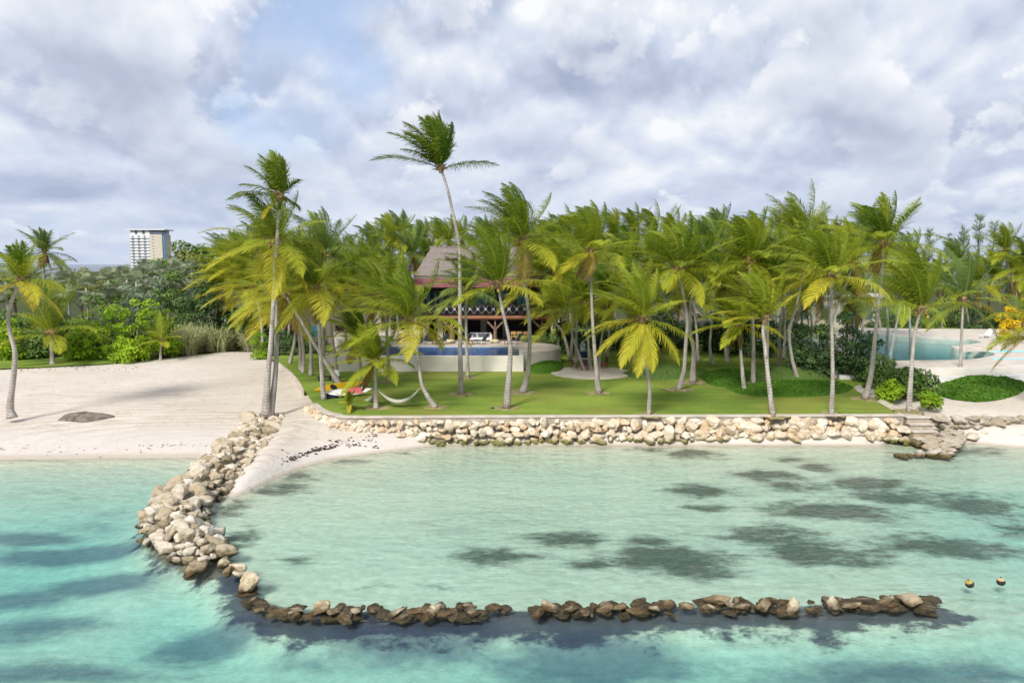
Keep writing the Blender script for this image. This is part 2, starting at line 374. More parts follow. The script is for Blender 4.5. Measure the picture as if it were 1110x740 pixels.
def mat_water(name, absorb, dens, scale=1.0, bump=0.11, rough=0.06, ior=1.20):
    m, t, out = newmat(name)
    pos = nd(t, "ShaderNodeNewGeometry").outputs["Position"]
    def w(sx, sy, rot, sc, det, ro):
        c = nd(t, "ShaderNodeMapping", Vector=pos, Scale=(sx, sy, 1), Rotation=(0, 0, rot)).outputs[0]
        return noise_tex(t, c, sc * scale, det, ro, 0.35)
    hh = mth(t, 'ADD', mth(t, 'MULTIPLY', w(0.5, 1.1, 0.22, 0.8, 3, 0.5), 0.75), mth(t, 'MULTIPLY', w(0.55, 1.2, 0.12, 2.4, 4, 0.6), 0.62))
    hh = mth(t, 'ADD', hh, mth(t, 'MULTIPLY', w(0.7, 1.2, -0.3, 6.0, 3, 0.6), 0.34))
    # gusts: some stretches lie calmer than others
    g = mrange(t, w(0.4, 1.0, 0.2, 0.07, 3, 0.5), 0.35, 0.65, 0.55, 1.25)
    hh = mth(t, 'MULTIPLY', hh, g)
    b = nd(t, "ShaderNodeBump", Height=hh, Strength=1.0, Distance=bump)
    fr = nd(t, "ShaderNodeFresnel", IOR=ior); t.links.new(b.outputs[0], fr.inputs["Normal"])
    gl = nd(t, "ShaderNodeBsdfGlossy", Roughness=rough); t.links.new(b.outputs[0], gl.inputs["Normal"])
    tr = nd(t, "ShaderNodeBsdfTransparent")
    mx = nd(t, "ShaderNodeMixShader", Fac=fr.outputs[0], i1=tr.outputs[0], i2=gl.outputs[0])
    t.links.new(mx.outputs[0], out.inputs["Surface"])
    va = nd(t, "ShaderNodeVolumeAbsorption", Color=(*absorb, 1), Density=dens)
    t.links.new(va.outputs[0], out.inputs["Volume"])
    return m
M['sea'] = mat_water("sea_water", (0.0, 0.765, 0.87), 0.29, 1.0, 0.105, ior=1.19)
M['pool_water'] = mat_water("pool_water", (0.0, 0.80, 0.95), 0.055, 2.0, 0.012, ior=1.03)
M['pool_deep'] = mat_water("deep_pool_water", (0.0, 0.60, 0.94), 0.30, 2.0, 0.03)

def mat_rock(name, pale, mid, stain, wet, tide0, tide1, seed=0.0):
    m, t, out = newmat(name)
    co = nd(t, "ShaderNodeTexCoord").outputs["Object"]
    geo = nd(t, "ShaderNodeNewGeometry")
    z = nd(t, "ShaderNodeSeparateXYZ", Vector=geo.outputs["Position"]).outputs[2]
    oi = nd(t, "ShaderNodeObjectInfo").outputs["Random"]
    wco = nd(t, "ShaderNodeVectorMath", _operation='ADD', i0=geo.outputs["Position"], i1=(seed, seed, 0)).outputs[0]
    a = noise_tex(t, wco, 1.6, 6, 0.65); b = noise_tex(t, wco, 5.0, 7, 0.75)
    c = mixc(t, mrange(t, a, 0.35, 0.65), mid, pale)
    c = mixc(t, mth(t, 'MULTIPLY', mth(t, 'POWER', oi, 1.5), 0.95), c, stain)
    c = mixc(t, mth(t, 'MULTIPLY', mrange(t, b, 0.54, 0.70), 0.6), c, tuple(x * 0.42 for x in mid))
    td = mth(t, 'ADD', z, mth(t, 'MULTIPLY', mth(t, 'SUBTRACT', a, 0.5), 0.7))
    c = mixc(t, mrange(t, td, tide1, tide0), c, mixc(t, mrange(t, b, 0.35, 0.65), wet, tuple(x * 2.4 for x in wet)))
    principled(t, out, c, 0.9, mth(t, 'ADD', b, mth(t, 'MULTIPLY', a, 0.8)), 0.8, 0.11, 0.2)
    return m
M['rock_arm'] = mat_rock("limestone", (0.82, 0.755, 0.65), (0.57, 0.48, 0.355), (0.46, 0.37, 0.24), (0.085, 0.068, 0.036), 0.06, 0.34)
M['rock_brown'] = mat_rock("brown_limestone", (0.68, 0.59, 0.45), (0.45, 0.365, 0.24), (0.30, 0.235, 0.14), (0.075, 0.06, 0.03), 0.08, 0.45, 2.0)
M['rock_wall'] = mat_rock("seawall_limestone", (0.85, 0.79, 0.685), (0.66, 0.55, 0.405), (0.66, 0.49, 0.31), (0.13, 0.125, 0.045), 0.16, 0.50, 5.0)
M['rock_reef'] = mat_rock("weedy_rock", (0.78, 0.69, 0.50), (0.44, 0.34, 0.19), (0.24, 0.165, 0.085), (0.062, 0.042, 0.021), -0.02, 0.24, 9.0)
M['rock_ledge'] = mat_rock("ledge_rock", (0.58, 0.52, 0.45), (0.40, 0.34, 0.27), (0.42, 0.34, 0.23), (0.085, 0.062, 0.028), 0.05, 0.30, 3.0)
M['coping'] = mat_plain("coral_stone", (0.56, 0.50, 0.43), 0.9, 0.15, 1.5)
M['concrete'] = mat_plain("rendered_wall", (0.74, 0.70, 0.635), 0.85, 0.07, 0.8)
M['deck'] = mat_plain("coral_stone_paving", (0.62, 0.55, 0.48), 0.85, 0.12, 0.9)
M['cream'] = mat_plain("cream_render", (0.60, 0.545, 0.45), 0.85, 0.06, 0.8)
M['white'] = mat_plain("white_paint", (0.74, 0.74, 0.73), 0.6, 0.05, 1.5)
M['fabric_white'] = mat_plain("white_canvas", (0.76, 0.75, 0.73), 0.95, 0.05, 4)
M['fabric_cream'] = mat_plain("cream_canvas", (0.68, 0.60, 0.40), 0.95, 0.08, 4)
M['fabric_grey'] = mat_plain("blue_grey_mesh", (0.10, 0.13, 0.17), 0.8, 0.1, 6)
M['dry_grass'] = mat_plain('dry_grass', (0.30, 0.255, 0.12), 0.95, 0.4, 3)
M['blue_wall'] = mat_plain('blue_stained_wall', (0.07, 0.15, 0.24), 0.8, 0.2, 1)
M['lattice'] = mat_plain('grey_lattice', (0.40, 0.40, 0.43), 0.7, 0.1, 1)
M['navy'] = mat_plain("navy_canvas", (0.02, 0.03, 0.09), 0.9, 0.2, 4)
M['blue_pattern'] = mat_plain("blue_and_white_canvas", (0.45, 0.52, 0.66), 0.9, 0.65, 7)
M['wood_dark'] = mat_plain("dark_timber", (0.050, 0.028, 0.022), 0.7, 0.4, 3, stretch=(1, 1, 0.2))
M['wood_red'] = mat_plain("red_brown_timber", (0.33, 0.15, 0.09), 0.7, 0.3, 2, stretch=(0.3, 1, 1))
M['wood_mid'] = mat_plain("weathered_timber", (0.22, 0.15, 0.10), 0.8, 0.3, 3)
M['wood_light'] = mat_plain("teak", (0.42, 0.25, 0.10), 0.7, 0.2, 4)
M['maroon'] = mat_plain("maroon_shingle", (0.20, 0.075, 0.080), 0.9, 0.3, 3, stretch=(1, 1, 3))
M['interior'] = mat_plain("dim_room_wall", (0.11, 0.095, 0.10), 0.9, 0.2, 1)
M['shutter'] = mat_plain("teal_shutter", (0.16, 0.50, 0.62), 0.4, 0.25, 2, spec=0.6)
M['curtain'] = mat_plain("curtain", (0.40, 0.38, 0.36), 0.95, 0.1, 2, stretch=(6, 1, 0.3))
M['red'] = mat_plain("red_paint", (0.22, 0.06, 0.05), 0.6, 0.2, 2)
M['pink'] = mat_plain("coral_pink", (0.62, 0.13, 0.14), 0.4, 0.1, 2, spec=0.5)
M['kayak'] = mat_plain("yellow_plastic", (0.85, 0.52, 0.015), 0.38, 0.08, 2, spec=0.5)
M['black'] = mat_plain("black_rubber", (0.025, 0.025, 0.028), 0.7, 0.3, 3)
M['net'] = mat_plain("white_cotton_net", (0.62, 0.60, 0.55), 0.95, 0.1, 6)
M['tile_pool'] = mat_plain("pale_pool_tile", (0.36, 0.86, 0.95), 0.5, 0.08, 1)
M['tile_deep'] = mat_plain("blue_pool_tile", (0.05, 0.21, 0.52), 0.4, 0.15, 2)
M['weed'] = mat_plain("dry_seaweed", (0.050, 0.036, 0.030), 0.95, 0.5, 5)
M['mound'] = mat_plain("rotted_seaweed", (0.175, 0.145, 0.12), 0.95, 0.45, 2.5, bstr=0.8)
M['glass_dark'] = mat_plain("dark_glazing", (0.22, 0.25, 0.30), 0.2, 0.2, 0.3, spec=0.7)
M['glass_blue'] = mat_plain("blue_glazing", (0.16, 0.40, 0.55), 0.2, 0.15, 0.3, spec=0.7)
M['slate_band'] = mat_plain("slate_blue_band", (0.12, 0.14, 0.20), 0.5, 0.2, 0.3)
M['buoy'] = mat_plain("fouled_buoy", (0.045, 0.035, 0.020), 0.7, 0.5, 6)
M['buoy_top'] = mat_plain("yellow_buoy_top", (0.42, 0.33, 0.08), 0.5, 0.25, 6)
M['buoy_pale'] = mat_plain("faded_buoy_top", (0.52, 0.42, 0.24), 0.6, 0.25, 6)
def mat_thatch():
    m, t, out = newmat("palm_thatch")
    co = nd(t, "ShaderNodeTexCoord").outputs["Object"]
    z = nd(t, "ShaderNodeSeparateXYZ", Vector=co).outputs[2]
    a = noise_tex(t, nd(t, "ShaderNodeMapping", Vector=co, Scale=(7, 7, 0.8)).outputs[0], 1.6, 5, 0.7)
    b = noise_tex(t, co, 0.6, 4)
    lay = mth(t, 'FRACT', mth(t, 'ADD', mth(t, 'MULTIPLY', z, 2.2), mth(t, 'MULTIPLY', a, 0.35)))
    c = mixc(t, mrange(t, a, 0.3, 0.7), (0.19, 0.155, 0.135), (0.40, 0.345, 0.31))
    c = mixc(t, mth(t, 'MULTIPLY', mrange(t, b, 0.4, 0.65), 0.4), c, (0.30, 0.25, 0.22))
    principled(t, out, c, 0.95, mth(t, 'ADD', a, mth(t, 'MULTIPLY', lay, 1.2)), 0.9, 0.12, 0.05)
    return m
M['thatch'] = mat_thatch()

# ------------------------------------------------------------------ terrain and water
def W2(pts, z): return [at(p[0], p[1], z) for p in pts]
ARM_PX = [(290, 459, 20), (276, 474, 30), (256, 491, 37), (233, 509, 38), (209, 530, 36), (190, 548, 38), (188, 566, 41), (208, 584, 36), (228, 601, 20)]
ARM = [(at(x, y, 0.4), w * 0.90 * at(x, y, 0.4).y / 800) for x, y, w in ARM_PX]
REEF_PX = [(236, 606), (258, 628), (270, 648), (300, 660), (350, 661), (450, 661), (545, 659), (650, 658), (760, 654), (850, 655), (950, 653), (1012, 651)]
REEF = W2(REEF_PX, 0)
SHORE_L = [(p.x, p.y) for p in W2([(-2500, 500), (-200, 500), (0, 498), (110, 496.5), (212, 496)], 0)]
SHORE_I = [(p.x, p.y) for p in W2([(252, 540), (290, 521), (320, 508), (360, 497), (420, 489), (470, 482.5), (520, 481.5), (700, 482.5), (955, 482.5), (980, 472), (1012, 470),
                                   (1045, 479), (1110, 485), (1250, 490), (3500, 500)], 0)]
SH = np.array(SHORE_L + SHORE_I)

def sstep(x, a, b):
    t = np.clip((x - a) / (b - a), 0, 1); return t * t * (3 - 2 * t)
def dist_poly(X, Y, pts):
    D = np.full(X.shape, 1e9); T = np.zeros(X.shape)
    for i in range(len(pts) - 1):
        ax, ay = pts[i][0], pts[i][1]; bx, by = pts[i + 1][0], pts[i + 1][1]
        L2 = (bx - ax) ** 2 + (by - ay) ** 2
        t = np.clip(((X - ax) * (bx - ax) + (Y - ay) * (by - ay)) / L2, 0, 1)
        d = np.hypot(X - ax - t * (bx - ax), Y - ay - t * (by - ay))
        m = d < D; D[m] = d[m]; T[m] = (i + t)[m]
    return D, T
def vnoise(X, Y, sc, seed=0):
    """cheap smooth noise from summed sines"""
    r = np.random.RandomState(seed); o = np.zeros(X.shape)
    for k in range(7):
        a = r.uniform(0, 2 * math.pi); f = sc * r.uniform(0.6, 2.2)
        o += np.sin((X * math.cos(a) + Y * math.sin(a)) * f + r.uniform(0, 6.28)) / 7
    return o
VEG_X = [(p.x, p.y) for p in W2([(-1500, 402), (0, 397), (150, 391), (200, 386), (240, 382), (275, 381), (300, 384)], 1.3)]
ARM_XY = [(p.x, p.y) for p, w in ARM]
ARM_W = np.array([w for p, w in ARM])
def terrain_height(X, Y):
    ys = np.interp(X, SH[:, 0], SH[:, 1]); d = Y - ys
    left = 1 - sstep(X, -15.5, -11.0)
    # land
    zl = left * 1.32 * (1 - np.exp(-np.maximum(d, 0) / 9.0)) + (1 - left) * 1.40 * (1 - np.exp(-np.maximum(d, 0) / np.interp(X, [-12, -7, 20, 23], [4.2, 2.0, 1.2, 2.0])))
    zl += 0.05 * vnoise(X, Y, 0.9, 3) * sstep(d, 0.5, 4) * (d < 60)
    # sea
    o = np.maximum(-d, 0)
    armx = np.interp(Y, [p[1] for p in ARM_XY][::-1], [p[0] for p in ARM_XY][::-1])
    ry = np.interp(X, [p.x for p in REEF], [p.y for p in REEF])
    outm = np.maximum(sstep(ry - Y, -0.6, 2.2), sstep(armx - X, -1.2, 1.8) * sstep(Y, 17, 27))
    outm = np.maximum(outm, sstep(X, 13, 24) * (1 - sstep(Y, 28, 38)))
    di = 0.10 * (1 - np.exp(-o / 0.5)) + 0.40 * (1 - np.exp(-o / 8.0))
    do = 0.08 * (1 - np.exp(-o / 0.5)) + 0.88 * (1 - np.exp(-o / 8.0)) + 0.12 * sstep(o, 15, 40)
    dep = di * (1 - outm) + do * outm
    dep = dep * (1 + 0.16 * vnoise(X, Y, 0.35, 5) * sstep(o, 1, 5))
    dep = dep + 4.0 * sstep(40 - Y, 40, 90) + 5.0 * sstep(np.abs(X), 60, 500) * (o > 0)
    z = np.where(d > 0, zl, -dep)
    # rubble under the curved arm and the weedy line of rocks
    D, T = dist_poly(X, Y, ARM_XY); wdt = np.interp(T, np.arange(len(ARM_W)), ARM_W)
    prof = np.clip(1 - (D / (wdt * 0.95)) ** 2, 0, 1)
    am = np.interp(T, [0, 1, 5, 7, 8], [1.0, 1.0, 0.80, 0.66, 0.25])
    z = np.where(prof > 0, np.maximum(z, z * (1 - prof) + (am * prof) * prof + 0.0), z)
    Dr, Tr = dist_poly(X, Y, [(p.x, p.y) for p in REEF])
    pr = np.clip(1 - (Dr / 1.3) ** 2, 0, 1) * (0.75 + 0.25 * vnoise(X, Y, 2.6, 8))
    z = np.where(pr > 0, z * (1 - pr) + (-0.30) * pr, z)
    # far coast behind the trees and the ground under the distant tower
    z = np.where(Y > 330, z - (z + 4) * sstep(Y, 330, 380), z)
    tw = atY(163, 290, 900)
    z = np.maximum(z, 2.2 * (1 - sstep(np.hypot(X - tw.x, Y - tw.y), 60, 120)) - 4)
    z = np.where(Y > 70, np.maximum(z, np.where(np.hypot(X - tw.x, Y - tw.y) < 70, 2.0, z)), z)
    return z, d, D, wdt, Dr
def axis(lo, hi, step, outs_lo, outs_hi):
    return np.array(sorted(set([round(v, 3) for v in np.arange(lo, hi + 1e-6, step)] + outs_lo + outs_hi)))
XS = axis(-34, 36, 0.30, [-9000, -5000, -2500, -1200, -700, -450, -430, -400, -380, -340, -250, -160, -110, -80, -65, -55, -48, -43, -39, -36], [38, 41, 45, 50, 58, 70, 90, 130, 250, 500, 1200, 2500, 5000, 9000])
YS = axis(7, 52, 0.27, [-200, -60, -20, -5, 2], [53, 54.5, 56, 58, 60, 62, 64, 66, 68, 70, 72, 74, 76, 78, 80, 83, 86, 90, 96, 105, 120, 150, 200, 260, 320, 345, 380, 500, 700, 800, 840, 870, 900, 930, 960, 1000, 1100, 1600, 3000, 6000, 12000])
GX, GY = np.meshgrid(XS, YS)
GZ, GD, GA, GAW, GR = terrain_height(GX, GY)

def ellip(px, py, hw, hh, amp, z=-0.6, slant=0.0):
    c = at(px, py, z); l = at(px - hw, py, z); t = at(px, py - hh, z); b = at(px, py + hh, z)
    rx = abs(c.x - l.x); ry = abs(t.y - b.y) / 2; cy = (t.y + b.y) / 2
    u = (GX - c.x) / rx; v = (GY - cy) / ry + slant * u
    return amp * np.exp(-(u * u + v * v) ** 1.15 * 0.75)
IN = [(700, 494, 40, 4, 1), (750, 501, 30, 5, 1), (865, 506, 24, 4, .8), (888, 514, 18, 5, 1), (828, 522, 36, 6, 1.05), (862, 532, 38, 6, 1), (757, 538, 34, 7, 1.1), (765, 556, 30, 4, .85),
      (945, 530, 44, 8, 1), (975, 543, 60, 9, .95), (905, 558, 80, 10, 1.05), (1055, 549, 52, 12, 1), (840, 585, 60, 11, 1, -.3), (880, 603, 60, 15, 1.1), (935, 614, 46, 8, .8),
      (622, 588, 42, 8, 1), (705, 592, 40, 7, .9), (725, 608, 66, 17, 1.15), (765, 625, 50, 9, .95), (640, 616, 40, 6, .9), (537, 606, 50, 8, 1), (1030, 594, 86, 12, 1.0), (960, 598, 40, 8, .7), (1100, 572, 40, 8, .8),
      (360, 502, 36, 8, 1.15, .5), (415, 494, 40, 6, 1.1, .4), (446, 488, 26, 3, .9), (325, 524, 22, 8, .8), (292, 538, 40, 8, .85), (250, 560, 18, 12, .7), (262, 590, 22, 14, .8), (310, 612, 40, 7, .55), (440, 640, 70, 8, .3), (1060, 497, 34, 5, .8)]
OUTP = [(150, 516, 50, 6, .8), (185, 508, 26, 4, .7), (30, 588, 46, 5, 1), (60, 606, 70, 7, 1.0), (120, 602, 60, 7, .9), (105, 640, 56, 9, 1.1), (20, 652, 60, 8, .9), (30, 685, 70, 12, .8), (120, 575, 70, 12, .4),
        (165, 605, 40, 14, .45), (235, 700, 52, 12, 1), (195, 715, 40, 8, .7), (445, 706, 90, 15, 1.05), (350, 722, 60, 8, .6), (640, 722, 95, 17, 1.0), (600, 690, 60, 8, .45), (980, 736, 160, 12, .8), (40, 735, 120, 10, .8), (260, 655, 30, 10, .6),
        (180, 640, 60, 8, .5), (820, 705, 70, 8, .3), (70, 548, 60, 6, .3), (1090, 690, 60, 8, .3)]
grass = np.zeros(GX.shape); skytint_grass = np.zeros(GX.shape)
for e in IN: grass = np.maximum(grass, ellip(*e[:5], -0.6, e[5] if len(e) > 5 else 0))
for e in OUTP:
    g_ = ellip(*e[:5], -1.5); skytint_grass = np.maximum(skytint_grass, ellip(e[0], e[1], e[2] * 1.15, e[3] * 1.3, e[4], -1.0)); GZ = GZ - 0.10 * ellip(e[0], e[1], e[2] * 1.8, e[3] * 3.2, e[4], -1.5) * sstep(-GZ, 0.3, 1.0)
weed = np.clip(1.2 - GR / 0.9, 0, 1.1)
rfy = np.interp(GX, [p.x for p in REEF], [p.y for p in REEF])
weed = np.maximum(weed, np.clip(1.0 - GR / 1.7, 0, 1) * (GY < rfy) * 0.9)       # the seaward skirt lies deeper and wider
weed *= np.where(GX < at(285, 655, 0).x, .72, 1.0)
_arm_sea = np.clip(1.2 - (GA - GAW * 0.7) / 1.0, 0, 1) * (GZ < -0.05) * 0.55
weed = np.maximum(weed, _arm_sea)
rubble = np.clip(1.35 - GA / GAW, 0, 1) * (GA < GAW * 1.1)
vy = np.interp(GX, [v[0] for v in VEG_X], [v[1] for v in VEG_X])
veg = np.clip((GY - vy) / 1.5 + 0.5, 0, 1) * (GX < -18) + ((GY > 100) & (GX >= -18)) * 1.0
track = sstep(GD, 1.0, 4.0) * (1 - sstep(GD, 9, 24) * 0.75) * (GX < -12)
track = np.maximum(track, 0.55 * sstep(GD, 2.0, 5) * (GX < -9) * (GX > -16))
ny, nx = GX.shape
idx = np.arange(ny * nx).reshape(ny, nx)
Q = np.stack([idx[:-1, :-1], idx[:-1, 1:], idx[1:, 1:], idx[1:, :-1]], -1).reshape(-1, 4)
for _ in range(5):
    Bz = GZ.copy(); Bz[1:-1, 1:-1] = (GZ[1:-1, 1:-1] * 4 + GZ[:-2, 1:-1] + GZ[2:, 1:-1] + GZ[1:-1, :-2] + GZ[1:-1, 2:]) / 8
    GZ = np.where((GZ < -0.2) & (GX > -33) & (GX < 35) & (GY < 46), Bz, GZ)
grass *= sstep(-GZ, 0.01, 0.12); skytint_grass *= sstep(-GZ, 0.1, 0.35)
me = np_mesh("beach_and_seabed", np.stack([GX, GY, GZ], -1).reshape(-1, 3), Q, smooth=True)
for k, a in (("grass", grass), ("skytint_grass", skytint_grass), ("weed", weed), ("rubble", rubble), ("veg", veg), ("track", track)):
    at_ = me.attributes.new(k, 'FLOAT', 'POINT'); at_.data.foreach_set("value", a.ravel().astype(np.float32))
tag(link("beach_and_seabed", me, M['sand']), kind='structure')
def ground(x, y):
    z = terrain_height(np.array([[float(x)]]), np.array([[float(y)]]))[0]; return float(z[0, 0])

MB().box(-9500, 9500, -150, 13000, -14, 0.0).build("sea_water", M['sea'])
tag(bpy.data.objects["sea_water"], kind='structure')

# ------------------------------------------------------------------ lawns, paths, coping, seawall
LZ = 1.55
def sheet(name, pts, z, mat, px=True, kind='structure', sub=0):
    P = W2(pts, z) if px else [Vector((p[0], p[1], z)) for p in pts]
    bm = bmesh.new(); vs = [bm.verts.new(p) for p in P]; f = bm.faces.new(vs)
    if f.normal.z < 0: f.normal_flip()
    bmesh.ops.triangulate(bm, faces=bm.faces[:])
    bm.normal_update()
    for f in bm.faces:
        if f.normal.z < 0: f.normal_flip()
    me = bpy.data.meshes.new(name); bm.to_mesh(me); bm.free()
    return tag(link(name, me, mat), kind=kind)
LAWN_FRONT = [(340, 437.5), (350, 445), (366, 449.5), (385, 451.5), (520, 451), (700, 450.5), (860, 450), (978, 449.5)]
LAWN_LEFT = [(300, 392), (312, 400), (322, 410), (329, 422)]
lawn_pts = LAWN_FRONT + [(962, 441), (946, 432), (934, 426), (928, 420), (1000, 404), (1300, 398), (2600, 356), (-200, 352), (255, 368), (285, 386)] + LAWN_LEFT
sheet("lawn", lawn_pts, LZ, M['lawn'])
sheet("grass_strip", [(-900, 408), (-300, 403), (0, 399.5), (60, 397), (110, 394.5), (150, 391), (175, 387), (-900, 379)], 1.36, M['lawn'])
# pale border path along the shrubs at the right end of the lawn
pp = W2([(925, 419), (930, 424.5), (944, 431), (960, 440), (975, 448.6)], LZ + 0.004)
qq = W2([(932, 417), (940, 424), (953, 430), (968, 439), (985, 448)], LZ + 0.004)
mbp = MB(); n = len(pp)
mbp.add(pp + qq, [(i, i + 1, n + i + 1, n + i) for i in range(n - 1)])
tag(mbp.build("path", M['coping']), kind='structure')

# seawall: backing wall with a stone coping, boulders are laid against it one by one
wall_line = spline(W2([(p[0], p[1]) for p in LAWN_FRONT], LZ), 60)
sw = thing("seawall", "long low seawall with pale stone coping along the front edge of the lawn", "wall", (0, 0, 0))
def ribbon(line, d0, d1, z0, z1):
    mb = MB(); L = []
    for i, p in enumerate(line):
        a, b = line[max(i - 1, 0)], line[min(i + 1, len(line) - 1)]
        t = (b - a); t.z = 0; t.normalize(); nrm = Vector((t.y, -t.x, 0))       # towards the sea
        L.append((p + nrm * d0, p + nrm * d1))
    vs = []
    for a, b in L: vs += [(a.x, a.y, z0), (b.x, b.y, z0), (b.x, b.y, z1), (a.x, a.y, z1)]
    fs = []
    for i in range(len(L) - 1):
        o = i * 4
        for k in range(4): fs.append((o + k, o + (k + 1) % 4, o + 4 + (k + 1) % 4, o + 4 + k))
    e = (len(L) - 1) * 4
    fs += [(3, 2, 1, 0), (e, e + 1, e + 2, e + 3)]
    return mb.add(vs, fs)
ribbon(wall_line, -0.30, 0.16, -0.6, 1.50).build("wall", M['rock_ledge'], sw)
ribbon(wall_line, -0.24, 0.24, 1.503, 1.585).build("coping", M['coping'], sw, bevel=0.015)
# low retaining edge between beach and lawn, back at the left
le = spline(W2([(302, 393), (312, 400.5), (322, 410.5), (329, 422.5)], LZ), 20)
lw = thing("retaining_wall", "low rough stone edge between the beach and the palm lawn", "wall")
ribbon(le, -0.05, 0.10, 0.6, 1.575).build("stonework", M['coping'], lw, bevel=.02)

# ------------------------------------------------------------------ boulders
def rock_mesh(seed, sub=4, flat=0.75):
    rng = random.Random(seed); bm = bmesh.new()
    bmesh.ops.create_icosphere(bm, subdivisions=sub, radius=1.0)
    planes = []
    for k in range(rng.randint(10, 17)):
        nrm = Vector((rng.gauss(0, 1), rng.gauss(0, 1), rng.gauss(0, 1))).normalized(); planes.append((nrm, rng.uniform(0.50, 0.88)))
    off = Vector((rng.uniform(0, 50), rng.uniform(0, 50), rng.uniform(0, 50)))
    ax = (rng.uniform(.85, 1.2), rng.uniform(.75, 1.05))
    for v in bm.verts:
        q = v.co + 0.16 * mn.noise_vector(v.co * 1.3 + off)
        p = q.copy()
        for nrm, h in planes:
            e = p.dot(nrm) - h
            if e > 0: p -= nrm * e * 0.97
        p += v.co * (0.14 * mn.noise(p * 2.0 + off) + 0.10 * abs(mn.noise(p * 3.6 + off)) + 0.055 * mn.noise(p * 8.0 + off) + 0.03 * mn.noise(p * 17.0 + off))
        for nrm, h in planes[:4]:
            k = abs(p.dot(nrm.orthogonal()) - (h - .7)); p -= v.co * 0.07 * math.exp(-(k / .045) ** 2)
        p.x *= ax[0]; p.y *= ax[1]; p.z *= flat; v.co = p
    me = bpy.data.meshes.new("boulder"); bm.to_mesh(me); bm.free()
    me.polygons.foreach_set("use_smooth", [True] * len(me.polygons)); me.update()
    return me
def rock_set(mat, seed, n=9):
    out = []
    for i in range(n):
        m_ = rock_mesh(seed + i * 7, 4, 0.66 + 0.05 * (i % 6)); m_.materials.append(mat); out.append(m_)
    return out
def put_rock(me, p, s, rng, label, group, name="boulder", cat="boulder", asp=None):
    o = bpy.data.objects.new(name, me); COL.objects.link(o); o.location = p
    a = asp or (rng.uniform(0.85, 1.25), rng.uniform(0.8, 1.1), rng.uniform(0.75, 1.05))
    o.scale = (s * a[0], s * a[1], s * a[2])
    o.rotation_euler = (rng.uniform(-0.35, 0.35), rng.uniform(-0.35, 0.35), rng.uniform(0, 6.28))
    return tag(o, label, cat, group)
rng = random.Random(11)
RA = rock_set(M['rock_arm'], 100); RAB = rock_set(M['rock_brown'], 150); RW = rock_set(M['rock_wall'], 200); RR = rock_set(M['rock_reef'], 300); RL = rock_set(M['rock_ledge'], 400)

# the curved arm running out from the twin palms
sec_lab = ["limestone boulder piled at the sandy head of the curved arm below the twin palms",
           "limestone boulder in the upper stretch of the curved arm beside the beach",
           "pale boulder in the middle stretch of the curved rock arm",
           "boulder at the outward bend of the curved rock arm",
           "boulder in the tapering seaward end of the curved rock arm"]
placed = []
def arm_point(t):
    i = min(int(t), len(ARM) - 2); f = t - i
    a, b = ARM[i], ARM[i + 1]; p = a[0].lerp(b[0], f); w = a[1] * (1 - f) + b[1] * f
    tg = (b[0] - a[0]); tg.z = 0; tg.normalize()
    return p, w, Vector((tg.y, -tg.x, 0))
cand = 0
while len(placed) < 288 and cand < 14000:
    cand += 1
    t = rng.uniform(0.0, len(ARM) - 1.02); u = rng.uniform(-1.0, 1.0)
    p, w, nrm = arm_point(t)
    s = rng.choice([0.20, 0.24, 0.29, 0.34, 0.40, 0.46, 0.54]) * rng.uniform(0.9, 1.15) * (1.0 if t < 7 else 0.85)
    q = p + nrm * (u * w * 0.98)
    am = np.interp(t, [0, 1, 5, 7, 8], [1.0, 1.0, 0.80, 0.66, 0.25])
    zz = max(ground(q.x, q.y), am * (1 - u * u) ** 1.2 * 0.85) + s * 0.12
    ok = True
    for (a, b, c, r) in placed:
        if (a - q.x) ** 2 + (b - q.y) ** 2 + (c - zz) ** 2 < (0.66 * (r + s)) ** 2: ok = False; break
    if not ok: continue
    placed.append((q.x, q.y, zz, s))
    k = 0 if t < 1.2 else 1 if t < 3 else 2 if t < 4.6 else 3 if t < 6.3 else 4
    put_rock(rng.choice(RAB if rng.random() < ((.40 if t < 3 else .08) if u > -.2 else .5 if t < 3 else .28) else RA), (q.x, q.y, zz), s, rng, sec_lab[k], "boulders of the curved rock arm")
for (x, y, s, lab) in [(211, 615, .42, "lone brown boulder standing in the water just left of the arm's end"), (258, 615, .34, "flat brown rock in the water, upper of the two beyond the arm's end"),
                       (247, 619, .26, "small brown rock half under water beyond the arm's end"), (262, 622, .34, "flat brown rock just behind the rounded yellowish boulder in the water"),
                       (269, 632, .52, "rounded yellowish boulder in the gap between the arm and the weedy rock line"), (205, 577, .62, "bright white large boulder at the bend of the curved arm"),
                       (233, 598, .55, "pale flat-topped boulder that ends the curved arm"), (242, 611, .28, "small wet brown rock at the foot of the arm's end")]:
    p = at(x, y, 0.10 if s < .8 else .62)
    put_rock(rng.choice(RA if y < 600 else RR), p, s, rng, lab, "boulders of the curved rock arm", asp=(1.2, .9, .7))

